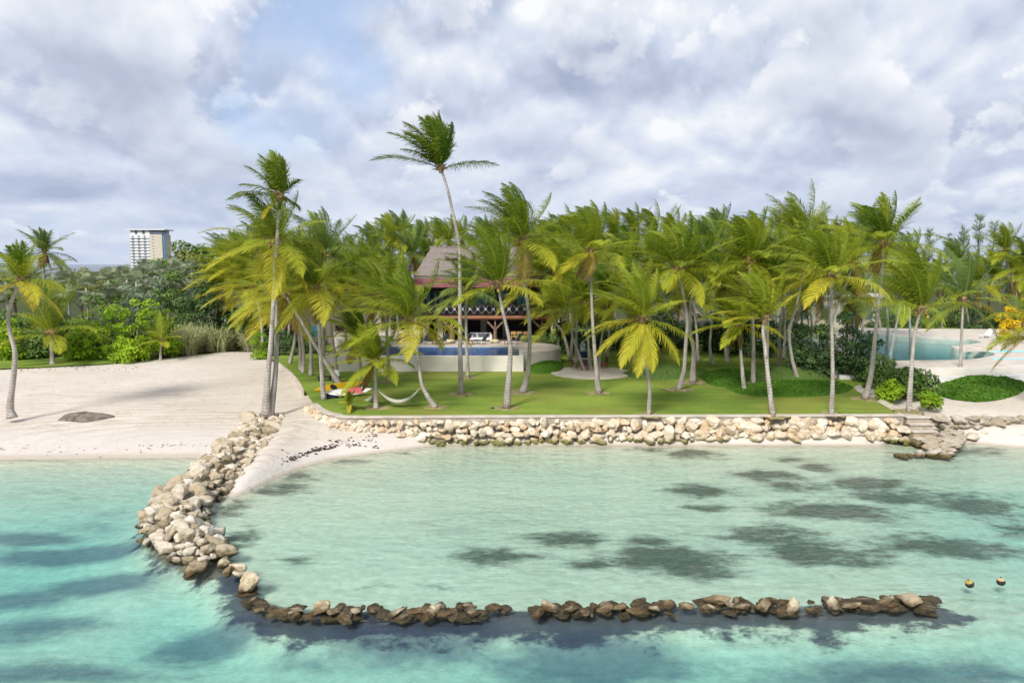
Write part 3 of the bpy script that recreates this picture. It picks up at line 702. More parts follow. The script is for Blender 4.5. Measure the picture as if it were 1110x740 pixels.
# weedy line of rocks across the front
reef_rocks = [(348, 656, .40, 'w'), (363, 659, .34, 'p'), (321, 659, .36, 'b'), (300, 661, .34, 'd'), (281, 658, .36, 'd'), (337, 666, .36, 'd'), (372, 667, .34, 'd'), (388, 658, .34, 'b'), (404, 659, .26, 'd'), (428, 661, .34, 'b'),
              (451, 660, .36, 'b'), (472, 657, .32, 'p'), (461, 667, .30, 'd'), (492, 660, .30, 'd'), (506, 652, .30, 'b'), (514, 662, .32, 'd'), (535, 656, .34, 'd'), (583, 662, .36, 'b'), (597, 655, .44, 'p'), (619, 657, .36, 'b'),
              (634, 662, .38, 'd'), (655, 658, .38, 'b'), (672, 655, .30, 'p'), (693, 660, .34, 'b'), (710, 657, .32, 'b'), (726, 663, .28, 'd'), (746, 653, .36, 'p'), (766, 658, .36, 'd'), (777, 647, .38, 'w'), (792, 653, .34, 'b'), (805, 654, .36, 'b'),
              (827, 654, .42, 'w'), (860, 654, .40, 'w'), (880, 658, .28, 'd'), (902, 650, .34, 'p'), (920, 653, .38, 'b'), (937, 655, .36, 'b'), (956, 650, .38, 'b'), (971, 658, .30, 'd'), (987, 648, .46, 'w'), (1004, 650, .32, 'd')]
wordR = {'w': "white-topped boulder", 'p': "pale-topped brown boulder", 'b': "brown weedy boulder", 'd': "low dark weed-covered rock"}
for i, (x, y, s, k) in enumerate(reef_rocks):
    part_ = "left part" if x < 400 else "stretch left of the gap" if x < 550 else "middle part" if x < 700 else "stretch right of centre" if x < 840 else "right part" if x < 970 else "far right tip"
    zz = {'w': .06, 'p': .02, 'b': -.01, 'd': -.06}[k]
    put_rock(rng.choice(RR), at(x, y + 3, zz), s * .68, rng, f"{wordR[k]} in the {part_} of the weedy rock line", "boulders of the weedy rock line", asp=(rng.uniform(1.1, 1.7), rng.uniform(.85, 1.1), .85 if k == 'w' else .62), name="weedy_rock", cat="weedy rock")
aw = []; awf = []; nv = 0
for i in range(190):
    x = rng.uniform(262, 1018)
    if 548 < x < 574: continue
    b = at(x, np.interp(x, [p[0] for p in REEF_PX], [p[1] for p in REEF_PX]) + rng.uniform(-4, 9), -0.12)
    src = rng.choice(RR); k = rng.uniform(.09, .30)
    V = np.empty(len(src.vertices) * 3, dtype=np.float32); src.vertices.foreach_get("co", V); V = V.reshape(-1, 3)
    F = np.empty(len(src.loops), dtype=np.int32); src.loops.foreach_get("vertex_index", F)
    a_ = rng.uniform(0, 6.28); R_ = np.array([[math.cos(a_), -math.sin(a_), 0], [math.sin(a_), math.cos(a_), 0], [0, 0, 1]])
    aw.append((V * (1.3, 1.0, .7) * k) @ R_.T + np.array([b.x, b.y, -0.10 + rng.uniform(-.12, .04)])); awf.append(F.reshape(-1, 3) + nv); nv += len(V)
tag(link("rubble", np_mesh("rubble", np.concatenate(aw), None, np.concatenate(awf), smooth=True), M['rock_reef']),
    "small dark weedy rubble awash between the boulders of the front rock line", "rubble", kind='stuff')

# boulders laid against the seawall
lenw = [0.0]
for i in range(1, len(wall_line)): lenw.append(lenw[-1] + (wall_line[i] - wall_line[i - 1]).length)
def wall_at(sl):
    i = max(0, min(int(np.searchsorted(lenw, sl)) - 1, len(wall_line) - 2)); f = (sl - lenw[i]) / (lenw[i + 1] - lenw[i])
    p = wall_line[i].lerp(wall_line[i + 1], f); t = (wall_line[i + 1] - wall_line[i]); t.z = 0; t.normalize()
    return p, Vector((t.y, -t.x, 0))
rows = [(1.27, 0.30, 0.62, "top"), (0.90, 0.42, 0.72, "upper middle"), (0.54, 0.56, 0.72, "lower middle"), (0.16, 0.66, 0.72, "bottom")]
for zc, off, sp, nm in rows:
    s_ = 0.1 + rng.random() * 0.3
    while s_ < lenw[-1] - 0.1:
        p, nrm = wall_at(s_); px = 555 + 800 * p.x / p.y
        big = np.interp(px, [345, 420, 470, 560, 700, 960], [0.70, 0.62, 0.82, 0.82, 1.0, 1.12])
        r = 0.29 * big * rng.choice([0.6, 0.8, 0.95, 1.05, 1.2, 1.45])
        o = nrm * (off * np.interp(px, [340, 430, 520], [0.75, .9, 1]) + rng.uniform(-.16, .16))
        q = p + o; z_ = max(zc + rng.uniform(-.14, .14), ground(q.x, q.y) + r * .25) if nm != "top" else zc + rng.uniform(-.16, .02) - max(0, r - .42) * .6
        wh = "left bend of the seawall" if px < 430 else "seawall below the leaning hammock palm" if px < 520 else "seawall below the pool house" if px < 620 else "seawall below the round patio" if px < 760 else "seawall below the oval hedge" if px < 900 else "seawall end by the steps"
        col = "cream" if nm == "top" else "tan" if "middle" in nm else "greenish wet-footed"
        put_rock(rng.choice(RW), (q.x, q.y, z_), r * 1.12, rng, f"{col} boulder in the {nm} course, {wh}", f"boulders laid against the seawall", asp=(rng.uniform(1.0, 1.4), rng.uniform(.85, 1.0), rng.uniform(.8, 1.15)), name="seawall_boulder", cat="seawall boulder")
        s_ += r * 1.68 * rng.uniform(0.85, 1.15)

# rough ledge, slabs and spit at the right end
def px_rocks(n, poly_fn, zfn, smin, smax, lab, grp, mats, asp=None):
    k = 0
    while k < n:
        x, y = poly_fn(rng)
        s = rng.uniform(smin, smax); b = at(x, y, zfn(x, y)); k += 1
        put_rock(rng.choice(mats), b, s, rng, lab, grp, asp=asp() if asp else None, name="ledge_rock", cat="ledge rock")
rough = lambda: (rng.uniform(1.1, 1.7), rng.uniform(.9, 1.2), rng.uniform(.55, .85))
px_rocks(78, lambda r: (r.uniform(1004, 1180), r.uniform(451, 463)), lambda x, y: 1.38 - (y - 451) / 12 * 0.75, .26, .52, "grey brown rough rock in the weathered ledge right of the steps", "rocks of the weathered ledge", RL, rough)
px_rocks(26, lambda r: (r.uniform(1030, 1180), r.uniform(467, 474)), lambda x, y: 0.28, .38, .58, "pale flat slab along the foot of the weathered ledge", "slabs at the foot of the ledge", RA, lambda: (rng.uniform(1.4, 1.9), 1.0, .5))
def spit(r):
    t = r.random(); a = (995 + 44 * r.random(), 467 + 3 * r.random()); b = (968 + 56 * r.random() ** .9, 494 + 4 * r.random())
    x = a[0] * (1 - t) + b[0] * t + 12 * math.sin(t * 3.1); return x, a[1] * (1 - t) + b[1] * t
px_rocks(64, spit, lambda x, y: np.interp(y, [467, 480, 490, 497], [.56, .34, .10, -.10]), .20, .42, "knobbly brown rock in the short spit jutting into the water from the steps", "rocks of the short spit", RL, rough)
# stone steps down to the water
st = thing("stone_steps", "four pale stone steps descending from the lawn corner to the sand", "steps")
a0 = at(974, 449.5, LZ); a1 = at(1006, 449.5, LZ)
for k in range(4):
    y1_ = a0.y + 0.1 - 0.40 * k; y0_ = y1_ - 0.46; zt_ = 1.50 - 0.34 * k
    o = MB().box(a0.x + 0.30, a1.x - .05, y0_ - .05, y1_, zt_ - .09, zt_).build("tread", M['coping'], st, bevel=0.02)
    MB().box(a0.x + 0.36, a1.x - .1, y0_ + .03, y1_ - .004, 0.0, zt_ - .093).build("riser", M['rock_ledge'], st)

# ------------------------------------------------------------------ palms
WIND = np.array([-1.0, 0.12, 0.0])
def nrm_(v): return v / np.maximum(np.linalg.norm(v, axis=-1, keepdims=True), 1e-9)
def frond(r, az, el, L, wind, g, nl, lmax, tint, lw=0.055, hang=0.5, keep=1.0):
    """one feather frond: midrib strip and leaflets; returns verts, quads, tris, tints"""
    N = 14; ds = L / N
    d = np.array([math.cos(el) * math.cos(az), math.cos(el) * math.sin(az), math.sin(el)])
    side = np.array([-math.sin(az), math.cos(az), 0.0])
    if math.cos(el) < 0.3: side = nrm_(side + r.normal(0, .3, 3))
    P = [np.zeros(3)]; D = [d.copy()]; S = [side.copy()]
    for i in range(N):
        s = (i + 1) / N
        d = nrm_(d + (g * np.array([0, 0, -1.0]) * (0.25 + 1.5 * s) + wind * WIND * (0.2 + 1.3 * s)) / N)
        side = nrm_(side - d * side.dot(d)); P.append(P[-1] + d * ds); D.append(d.copy()); S.append(side.copy())
    P, D, S = np.array(P), np.array(D), np.array(S); U = nrm_(np.cross(D, S)); U = np.where(U[:, 2:3] < -0.25, -U, U)
    ts = np.linspace(0, 1, N + 1)
    w = (0.050 * (1 - ts) + 0.010) * (L / 4.0)
    V = [np.concatenate([P - S * w[:, None], P + S * w[:, None]])]
    Q = [np.array([(i, i + 1, N + 2 + i, N + 1 + i) for i in range(N)])]; T = []; C = [np.full(2 * (N + 1), min(2.0, tint + 0.55))]; nv = 2 * (N + 1)
    t = np.repeat(np.linspace(0.10, 0.99, nl), 2); sg = np.tile([-1.0, 1.0], nl)
    if keep < 1:
        m = r.random(len(t)) < keep; t, sg = t[m], sg[m]
    t = np.clip(t + r.normal(0, .004, len(t)), .05, 1); f = t * N; k = np.minimum(f.astype(int), N - 1); u = (f - k)[:, None]
    lerp = lambda A: A[k] * (1 - u) + A[k + 1] * u
    p, d, s, up = lerp(P), nrm_(lerp(D)), nrm_(lerp(S)), nrm_(lerp(U))
    prof = np.clip(np.sin(np.clip(t * 0.86 + 0.16, 0, 1) * math.pi) ** 0.7, .18, 1) * lmax
    prof = prof * r.uniform(.82, 1.1, len(t))
    sw = 0.55 + 0.45 * t[:, None]
    l0 = nrm_(s * sg[:, None] * (0.95 - 0.45 * t[:, None]) + d * sw + up * r.uniform(0.02, .28, (len(t), 1)))
    wv = (wind * 0.85 + 0.05) * WIND
    l1 = nrm_(l0 + wv * 0.75 + np.array([0, 0, -1.0]) * hang * 0.55 + r.normal(0, .10, l0.shape))
    l2 = nrm_(l1 + wv * 0.85 + np.array([0, 0, -1.0]) * hang * 0.95 + r.normal(0, .10, l0.shape))
    wd = nrm_(d - l0 * np.sum(d * l0, -1, keepdims=True)) * lw
    a = p; b = p + l0 * (prof * 0.33)[:, None]; c = b + l1 * (prof * 0.36)[:, None]; e = c + l2 * (prof * 0.36)[:, None]
    n = len(t)
    V.append(np.concatenate([a - wd * .35, a + wd * .35, b - wd * .5, b + wd * .5, c - wd * .36, c + wd * .36, e]))
    i = np.arange(n) + nv
    Q.append(np.stack([i, i + n, i + 3 * n, i + 2 * n], -1)); Q.append(np.stack([i + 2 * n, i + 3 * n, i + 5 * n, i + 4 * n], -1))
    T.append(np.stack([i + 4 * n, i + 5 * n, i + 6 * n], -1))
    base = tint + r.normal(0, .07, n) + 0.10 * (t - .5)
    C.append(np.clip(np.concatenate([base, base, base, base, base + .12, base + .12, base + .25]), 0, 2))
    return np.concatenate(V), np.concatenate(Q), np.concatenate(T), np.concatenate(C)

def crown_mesh(seed, L=4.2, nf=20, wind=0.75, yellow=0.25, nl=46, droop=0.55, spread=1.0, fr=None, lmax=None, lowest=-0.42, lw=0.050):
    """fr: optional explicit list of (azimuth deg, elevation deg, length factor, tint)"""
    r = np.random.RandomState(seed); Vs, Qs, Ts, Cs = [], [], [], []; nv = 0
    L = L * 1.12; nf = nf + 3; lmax = (lmax * 1.15) if lmax else 0.27 * L
    lst = []
    if fr: lst = [(math.radians(a), math.radians(e), l, c, None) for a, e, l, c in fr]
    else:
        for i in range(nf):
            q = i / (nf - 1)                                  # 0 youngest, upright; 1 oldest, hanging
            az = i * 2.39996 + r.normal(0, .25)
            el = (math.radians(84) * (1 - q) ** 0.8 + lowest * q) * spread + r.normal(0, .08)
            l = (0.72 + 0.32 * min(1, q * 2.2)) * r.uniform(.9, 1.08)
            c = 0.25 + 0.30 * q + yellow * (q ** 2.0) * 1.6 + r.normal(0, .16)
            lst.append((az, el, l, c, q))
    if not fr and seed % 5 < 3:
        for k in range(1 + seed % 3): lst.append((r.uniform(0, 6.28), r.uniform(-1.35, -1.05), r.uniform(.45, .65), 1.85, 1))
    for az, el, l, c, q in lst:
        se = max(0.0, math.sin(el))
        wv = wind * (0.55 + 0.85 * se) * r.uniform(.8, 1.2)
        g = droop * (0.55 + 0.75 * math.cos(el)) * r.uniform(.85, 1.15)
        v, qd, tr, tc = frond(r, az, el, L * l, wv, g, nl, lmax * (0.8 + .2 * l), max(0.0, c), lw=lw, hang=0.35 + 0.45 * r.random())
        Vs.append(v); Qs.append(qd + nv); Ts.append(tr + nv); Cs.append(tc); nv += len(v)
    return np_mesh("crown", np.concatenate(Vs), np.concatenate(Qs), np.concatenate(Ts), np.concatenate(Cs))

def heart_mesh(seed, rad):
    """leaf bases and fibre where the fronds leave the trunk"""
    r = random.Random(seed); mb = MB()
    mb.tube([(0, 0, -1.8 * rad), (0, 0, -0.6 * rad), (0, 0, 0.8 * rad), (0, 0, 2.4 * rad), (0, 0, 3.6 * rad)], [rad * .80, rad * 1.25, rad * 1.45, rad * .9, rad * .3], 9)
    for k in range(11):
        a = k * 2.4; e = r.uniform(-.5, .9)
        d = Vector((math.cos(a) * math.cos(e), math.sin(a) * math.cos(e), math.sin(e)))
        mb.tube([(0, 0, r.uniform(-.6, .8) * rad), d * rad * 1.8 + Vector((0, 0, .2 * rad)), d * rad * r.uniform(2.6, 4.2)], [rad * .5, rad * .36, rad * .12], 5)
    me = bpy.data.meshes.new("leaf_base"); me.from_pydata(mb.v, [], mb.f); me.update(); return me
def fruit_mesh(seed, rad):
    r = random.Random(seed); bm = bmesh.new()
    for k in range(9):
        a = r.uniform(0, 6.28); s = 0.105
        bmesh.ops.create_icosphere(bm, subdivisions=2, radius=s, matrix=Matrix.Translation((math.cos(a) * rad * r.uniform(1.3, 2.3), math.sin(a) * rad * r.uniform(1.3, 2.3), -rad * r.uniform(.4, 2.6))) @ Matrix.Diagonal((1, 1, 1.25, 1)))
    me = bpy.data.meshes.new("fruit_cluster"); bm.to_mesh(me); bm.free()
    me.polygons.foreach_set("use_smooth", [True] * len(me.polygons)); return me
HEARTS = [heart_mesh(s, 0.17) for s in range(3)]; FRUITS = [fruit_mesh(s, 0.17) for s in range(3)]

def trunk_mesh(pts, rad, seed, flare=1.9, n=9, seg=26):
    rad *= 0.68; r = random.Random(seed); P = spline(pts, seg); R = []
    for i in range(seg):
        q = i / (seg - 1)
        R.append(rad * ((1.12 - 0.38 * q) + (flare - 1.12) * math.exp(-q * seg * rad * 0.55 / max(0.2, rad) / 1.6)) * r.uniform(.955, 1.045))
    mb = MB().tube(P, R, n)
    me = bpy.data.meshes.new("trunk"); me.from_pydata(mb.v, [], mb.f)
    me.polygons.foreach_set("use_smooth", [True] * len(me.polygons)); me.update(); return me

def palm(label, pts_px, crown_px, z0=None, Y=None, rad=0.155, crown=None, rot=0.0, scale=1.0, group="coconut palms", fruit=False, name="palm_tree", leany=0.0, flare=1.9, mat='frond', cat="palm"):
    """pts_px: trunk from the foot upward; the foot stands on the ground, the trunk rises at that distance"""
    if Y is None:
        b = at(*pts_px[0], LZ if z0 is None else z0)
    else:
        b = atY(*pts_px[0], Y); b.z = LZ if z0 is None else z0
    b.z -= 0.05
    top = atY(*crown_px, b.y)
    hgt = max(.5, top.z - b.z)
    loc = [Vector((0, 0, 0))]
    for p in pts_px[1:]:
        w = atY(*p, b.y) - b; q = w.z / hgt; loc.append(Vector((w.x, leany * q, w.z)))
    loc.append(Vector((top.x - b.x, leany, top.z - b.z)))
    root = thing(name, label, cat, b, 0, group)
    link("trunk", trunk_mesh(loc, rad, hash((round(b.x, 2), round(b.y, 2))) % 9999, flare), M['trunk'], root)
    c = link("crown", crown, M[mat], root, loc[-1]); c.rotation_euler = (0, 0, rot); c.scale = (scale,) * 3
    if len(crown.materials) == 0: crown.materials.append(M[mat])
    h = link("leaf_base", HEARTS[int(abs(b.x * 7)) % 3], M['fibre'], root, loc[-1]); h.scale = (rad / .17,) * 3
    if group == "coconut palms on the front lawn":
        rr_ = random.Random(int(b.x * 31)); n_ = 22
        ring = [(b.x + math.cos(6.2832 * j / n_) * rad * rr_.uniform(2.6, 4.6) * 1.5, b.y + math.sin(6.2832 * j / n_) * rad * rr_.uniform(2.6, 4.6) * 1.5) for j in range(n_)]
        sheet("bare_ground", ring, LZ + .005, M['dry_grass'], px=False)
    if fruit: link("fruit_cluster", FRUITS[int(abs(b.x * 5)) % 3], M['fruit'], c)
    return root

G1 = "coconut palms on the front lawn"; G2 = "coconut palms in the grove beside the beach"; G3 = "coconut palms of the grove behind the lawn"
# the lone tall palm: few fronds, most of them blown to the left
TALL = [(175, 22, 1.25, .15), (185, 48, 1.1, .3), (160, 60, 1.0, .35), (200, 66, 1.0, .2), (95, 78, 1.0, .3), (20, 82, .98, .3), (-20, 80, .95, .15), (190, 80, .95, .4), (60, 74, .92, .1), (0, 15, 1.0, .0), (150, 38, .9, .15), (230, 50, .9, .1), (270, 70, .9, .05), (330, 60, .8, .05)]
palm("tallest palm of all, its small windblown crown alone against the clouds above the pool house", [(500, 427), (498.6, 376), (498.6, 311), (497.5, 266), (491, 232), (485, 205)], (478, 183), crown=crown_mesh(1, 3.5, wind=.42, droop=.42, fr=TALL, nl=60, lmax=1.25, lw=.06), rad=.165, group=G1)
# the twin palms on the head of the rock arm
TW = [(180, 8, .95, .5), (172, 16, .9, .7), (190, 55, .8, .4), (160, 70, .8, .45), (100, 84, .85, .5), (20, 86, .8, .5), (0, 78, .75, .35), (340, 70, .7, .3), (60, 70, .75, .35), (280, 62, .7, .4), (350, 40, .5, .2), (200, 30, .7, .5), (20, -20, .4, .4), (210, -50, .45, 1.3), (240, 75, .8, .5)]
palm("taller of the twin palms on the rock arm's head, with a thin crown", [(288, 452), (290, 410), (293, 380), (297, 320), (300, 268)], (303, 213), z0=1.05, crown=crown_mesh(2, 3.0, wind=.35, droop=.42, fr=TW, nl=50, lmax=1.0), rad=.20, group="twin palms on the rock arm", flare=2.3)
palm("shorter of the twin palms on the rock arm's head, with drooping yellow fronds", [(293, 451), (298, 400), (298, 350), (295, 305)], (294, 263), z0=1.05, crown=crown_mesh(3, 3.9, 22, .60, .5, lowest=-.75), rad=.18, group="twin palms on the rock arm", leany=.6, fruit=True, flare=2.0)
# left beach
palm("lone crooked palm on the open beach with a bent grey trunk", [(13, 452), (11, 440), (15, 405), (16, 380), (9, 352), (12, 328)], (24, 304), z0=1.0, crown=crown_mesh(4, 2.9, 19, .25, .6, lowest=-.65), rad=.19, group="palms along the left beach", fruit=True, flare=2.6)
palm("tall dark-headed palm standing behind the crooked beach palm", [(46, 384), (47, 330)], (48, 273), z0=1.3, crown=crown_mesh(5, 3.0, 19, .15, .15, lowest=-.6), rad=.15, group="palms along the left beach", mat='frond_dark')
LOW = [(0, 62, 1, .3), (180, 55, 1.05, .45), (150, 30, 1.0, .4), (200, 18, 1.0, .6), (20, 40, 1.0, .5), (340, 22, .95, .7), (60, 70, 1, .3), (120, 66, 1, .35), (270, 40, .9, .7), (230, 5, .8, .8), (310, 0, .75, .9), (90, 82, 1, .4), (10, 10, .9, .5), (170, 5, .95, .4), (250, 70, .9, .4), (45, 25, .9, .3), (135, 20, .9, .3), (280, 78, .95, .35)]
palm("low wide palm with nearly no trunk among the shrubs behind the crooked beach palm", [(57, 395), (56, 380)], (56, 363), z0=1.3, crown=crown_mesh(6, 5.2, wind=.10, droop=.5, fr=LOW, nl=50), rad=.24, group="palms along the left beach")
palm("small young palm in front of the bright green bushes by the reeds", [(174, 390), (174, 378)], (175, 369), z0=1.3, crown=crown_mesh(7, 2.5, wind=.15, droop=.5, fr=LOW[:12], nl=36), rad=.13, group="palms along the left beach")
# grove beside the beach
def P2(lab, pts, cr, seed, L=4.0, nf=20, wind=.8, yel=.3, **k):
    return palm(lab, pts, cr, crown=crown_mesh(seed, L, nf, wind, yel), group=G2, **k)
P2("dark upright palm towering over the beach grove behind the hammock", [(366, 410), (362, 380), (358, 350), (354, 320)], (351, 275), 10, 4.1, 21, .55, .0, mat='frond_dark', fruit=True)
P2("strongly diagonal palm leaning left over the kayaks", [(370, 419), (355, 395), (340, 371), (328, 350), (321, 339)], (309, 318), 11, 4.2, 20, .8, .5, rad=.19)
P2("palm with thin straight trunk at the lawn corner beside the kayaks", [(351, 433), (347.5, 386), (345, 343)], (341, 312), 12, 3.9, 19, .7, .45, fruit=True)
P2("palm just behind the kayak palm, trunk curving left at the top", [(350, 409), (351, 360), (349, 332)], (342, 300), 13, 3.9, 18, .75, .35)
P2("palm with slim upright trunk at the back edge of the beach grove lawn", [(337, 407), (337, 375), (334, 345)], (330, 318), 14, 3.7, 18, .7, .3)
P2("palm curving left beside the retaining edge, second along it", [(328.5, 404), (329, 380), (324, 350)], (314, 330), 15, 4.0, 18, .8, .45)
P2("palm with bowed trunk beside the retaining edge of the beach", [(326, 402), (325, 372), (320, 345)], (304, 322), 16, 4.2, 19, .85, .5)
P2("palm leaning right at the far left corner of the lawn by the round bush", [(314, 394), (319, 372), (321, 345)], (319, 322), 17, 3.8, 18, .8, .6)
P2("golden palm with long fronds trailing over the reeds", [(285, 384), (284, 360), (281, 335)], (272, 312), 18, 4.6, 20, .85, .8, z0=1.3)
P2("palm behind the golden one, in front of the dark shrubs", [(306, 381), (305, 350)], (270, 285), 19, 4.4, 20, .85, .5)
P2("palm at the left edge of the beach grove above the reeds", [(262, 376), (258, 345)], (250, 296), 20, 4.4, 20, .85, .35, z0=1.35)
P2("palm in the middle of the beach grove behind the twin palms", [(312, 380), (314, 340)], (316, 284), 21, 4.2, 20, .75, .25)
# front lawn
def P1(lab, pts, cr, seed, L=4.0, nf=20, wind=.8, yel=.3, lo=-.40, fr=None, **k):
    return palm(lab, pts, cr, crown=crown_mesh(seed, L, nf, wind, yel, lowest=lo, fr=fr, nl=52), group=G1, **k)
P1("short palm holding the near end of the white hammock", [(407.5, 442), (407, 415)], (406, 392), 30, 2.9, 18, .85, .30, -.25)
P1("slim palm holding the left hammock behind the kayaks", [(392, 421), (391, 400)], (389, 368), 31, 2.8, 16, .85, .25, -.3)
P1("slim palm on the lawn in front of the pool's left end", [(422, 413), (420, 375), (418, 345)], (414, 322), 32, 4.0, 19, .85, .25)
P1("leaning palm with the hammock's far end tied to it, foot swept to the right", [(472, 441), (464, 430), (457, 415), (453, 385), (447.5, 362)], (442, 347), 33, 4.0, 22, .85, .45, -.35, rad=.15, flare=2.2)
P1("palm in front of the pool wall beside the tallest palm, hazy grey fronds", [(507, 409), (505.5, 365), (505, 335)], (507, 314), 34, 3.4, 18, .6, .1, mat='frond_dark')
LAWNC = [(180, 40, 1, .4), (170, 60, 1, .35), (190, 18, 1.02, .75), (150, 30, .95, .5), (200, 50, .95, .3), (30, 82, 1.0, .3), (100, 80, 1.0, .35), (350, 76, .95, .3), (270, 66, .95, .4), (60, 62, .95, .3), (0, 50, .8, .6), (5, 12, 1.15, .95), (330, 0, .8, 1.1), (220, -8, .8, .9), (240, 40, .9, .5), (120, 60, .95, .3), (300, 50, .8, .5), (165, 72, 1, .4), (10, 66, .9, .35)]
P1("palm in the middle of the lawn before the pool house, one yellow frond arching right", [(549, 442), (553, 387), (551.6, 366), (544, 333)], (540, 309), 35, 3.9, fr=LAWNC, wind=.62, flare=2.5, fruit=True)
P1("tall curved palm with a wide dark crown just right of the lawn's middle palm", [(566, 425), (571, 410), (573.5, 387), (574, 355), (571, 322), (567, 294)], (566, 260), 36, 4.5, 24, .72, .1, -.45, rad=.185, flare=2.4, fruit=True)
P1("tall straight palm in front of the round patio", [(649, 426), (645.6, 391), (642.5, 350), (641, 310)], (641, 272), 37, 3.8, 19, .9, .35, -.35, flare=2.3, fruit=True)
FY = [(180, 2, 1.0, 1.25), (165, -6, 1.0, 1.15), (200, -25, 1.0, 1.25), (235, -40, .95, 1.15), (262, -62, .95, 1.2), (290, -52, .9, 1.25), (325, -30, .95, 1.15), (345, -8, .95, 1.0), (10, 32, .85, .95), (150, 45, 1, .4), (180, 40, 1.05, .55), (110, 70, 1, .45), (190, 66, 1, .4), (60, 78, .95, .4), (30, 60, .9, .5), (340, 80, .9, .45), (270, 60, .9, .55), (230, 40, .9, .7), (210, 55, .95, .45), (130, 20, .9, .5), (310, 35, .8, .7), (80, 40, .9, .4)]
P1("short yellow palm right at the seawall, fronds drooping all round", [(703, 450), (704, 423), (701, 395), (699, 375)], (697, 346), 38, 3.3, fr=FY, wind=.42, rad=.15, flare=1.4)
P1("tall leaning palm with bent foot right of the yellow one", [(735, 422), (740, 408), (742, 396), (743.5, 371), (745, 350), (742, 326)], (735, 292), 39, 4.1, 22, .8, .4, -.45, rad=.19, flare=1.9, fruit=True)
P1("thick pale-footed palm close behind the tall leaning one", [(750.5, 414), (752, 380), (748, 354)], (752, 290), 40, 4.2, 20, .8, .2, rad=.22, flare=2.0)
P1("short palm on the oval hedge's left end", [(807, 423), (804, 395), (802, 368)], (801, 353), 41, 3.1, 19, .85, .6, -.3, flare=1.8)
P1("slim palm behind the oval hedge with a tall crown", [(816.5, 417), (816.5, 360), (814, 320)], (812, 282), 42, 4.4, 21, .75, .15, fruit=True)
FR2 = [(180, 40, 1.0, .9), (172, 22, 1.0, 1.1), (10, 38, .9, 1.1), (350, 55, .9, .8), (150, 60, 1, .6), (190, 62, 1, .55), (90, 80, 1, .6), (20, 80, .95, .5), (270, 70, 1, .7), (220, 40, .9, .8), (120, 40, .95, .6), (330, 75, .9, .6), (60, 60, .9, .5), (200, 12, .85, 1.2), (170, 75, 1, .6), (0, 70, .95, .9)]
P1("yellow-green palm right at the seawall before the oval hedge", [(838, 451), (833, 411), (828.6, 371), (827, 357)], (829, 346), 43, 3.0, fr=FR2, wind=.75, flare=1.7)
P1("palm with straight pale trunk at the seawall right of the yellow-green one", [(901, 449), (902.6, 411), (901.6, 350)], (901, 299), 44, 3.4, 19, .8, .6, -.3, flare=1.7, fruit=True)
P1("tall palm leaning right beside the dark shrubs, with a high upright crown", [(937, 432), (944, 407), (949, 361), (952, 334), (956, 300)], (958, 264), 45, 3.9, 21, .55, .25, -.5, rad=.165, flare=2.2)
FR3 = [(178, 22, 1.12, .9), (185, 48, 1, .5), (160, 55, 1, .45), (170, 70, 1, .4), (30, 80, 1.0, .4), (90, 75, 1.0, .4), (350, 78, 1, .45), (10, 60, .9, .5), (240, 60, .95, .5), (300, 60, .9, .5), (120, 40, 1, .4), (5, 20, .8, .8), (210, 20, .9, .7), (200, 75, 1, .4), (60, 55, .9, .4), (330, 30, .8, .7), (140, 80, 1, .45)]
P1("last palm on the lawn's right corner, in front of the bright shrubs", [(985, 446), (988, 400), (991.6, 361)], (998, 336), 46, 3.8, fr=FR3, wind=.62, flare=1.8, fruit=True)
FR4 = [(190, -25, .9, .9), (345, -35, .95, .95), (0, 70, 1, .2), (180, 60, 1, .25), (100, 80, 1, .25), (270, 70, 1, .3), (160, 30, 1, .4), (20, 35, 1, .4), (330, 55, .9, .4), (210, 40, .9, .4), (60, 60, .95, .3), (130, 60, .95, .3), (10, -5, .8, 1.4), (175, -5, .8, .9)]
P1("palm in front of the big curved pool with two fronds hanging like legs", [(1041, 409), (1042, 370)], (1044, 326), 47, 3.9, fr=FR4, wind=.35, mat='frond_dark')
P1("palm at the right edge of the picture, its fronds hanging over the pool terrace", [(1128, 432), (1130, 380)], (1128, 352), 48, 3.6, 20, .45, .6, -.75)
# grove behind the lawn: trunks that show
def P3(lab, pts, cr, seed, L=4.2, nf=19, wind=.8, yel=.25, **k):
    return palm(lab, pts, cr, crown=crown_mesh(seed, L, nf, wind, yel, nl=42), group=G3, **k)
P3("palm with bowed trunk rising from the dark hedge behind the tall leaning palm", [(772.5, 395), (769.5, 376), (771, 355)], (775, 300), 60, 4.6)
P3("palm with thick straight trunk left of the oval hedge", [(788, 392), (787, 370), (790, 352)], (790, 312), 61, 4.4, rad=.2)
P3("palm with slim dark trunk behind the yellow-green seawall palm", [(832, 413), (832, 370)], (834, 300), 62, 4.3)
P3("palm leaning right in the dark thicket, nearest the oval hedge's back", [(845, 400), (846, 346), (856, 318)], (868, 262), 63, 5.2, 22, .6, .2, fruit=True)
P3("palm with a deep bow in its trunk at the back of the oval hedge", [(865, 411), (858, 386), (856, 358), (863, 332)], (872, 292), 64, 4.6, 20, .75)
P3("palm with wavy trunk close behind the deeply bowed one", [(871, 402), (863, 367), (866, 338)], (884, 305), 65, 4.3)
P3("palm with hidden foot behind the straight pale-trunked palm", [(899, 402), (899, 360)], (926, 285), 66, 4.6)
P3("short thin palm behind the yellow seawall palm", [(695, 404), (695, 375)], (690, 318), 67, 4.0)
P3("palm leaning left over the round patio's table", [(634, 402), (626, 380), (620, 362)], (612, 338), 68, 3.8, 18, .8, .3)
P3("palm with slim trunk on the patio, right of the leaning one", [(640, 401), (638, 375)], (634, 330), 69, 4.1)
P3("palm on the patio close behind the tall straight palm", [(650, 399), (651, 375)], (660, 320), 70, 4.3)
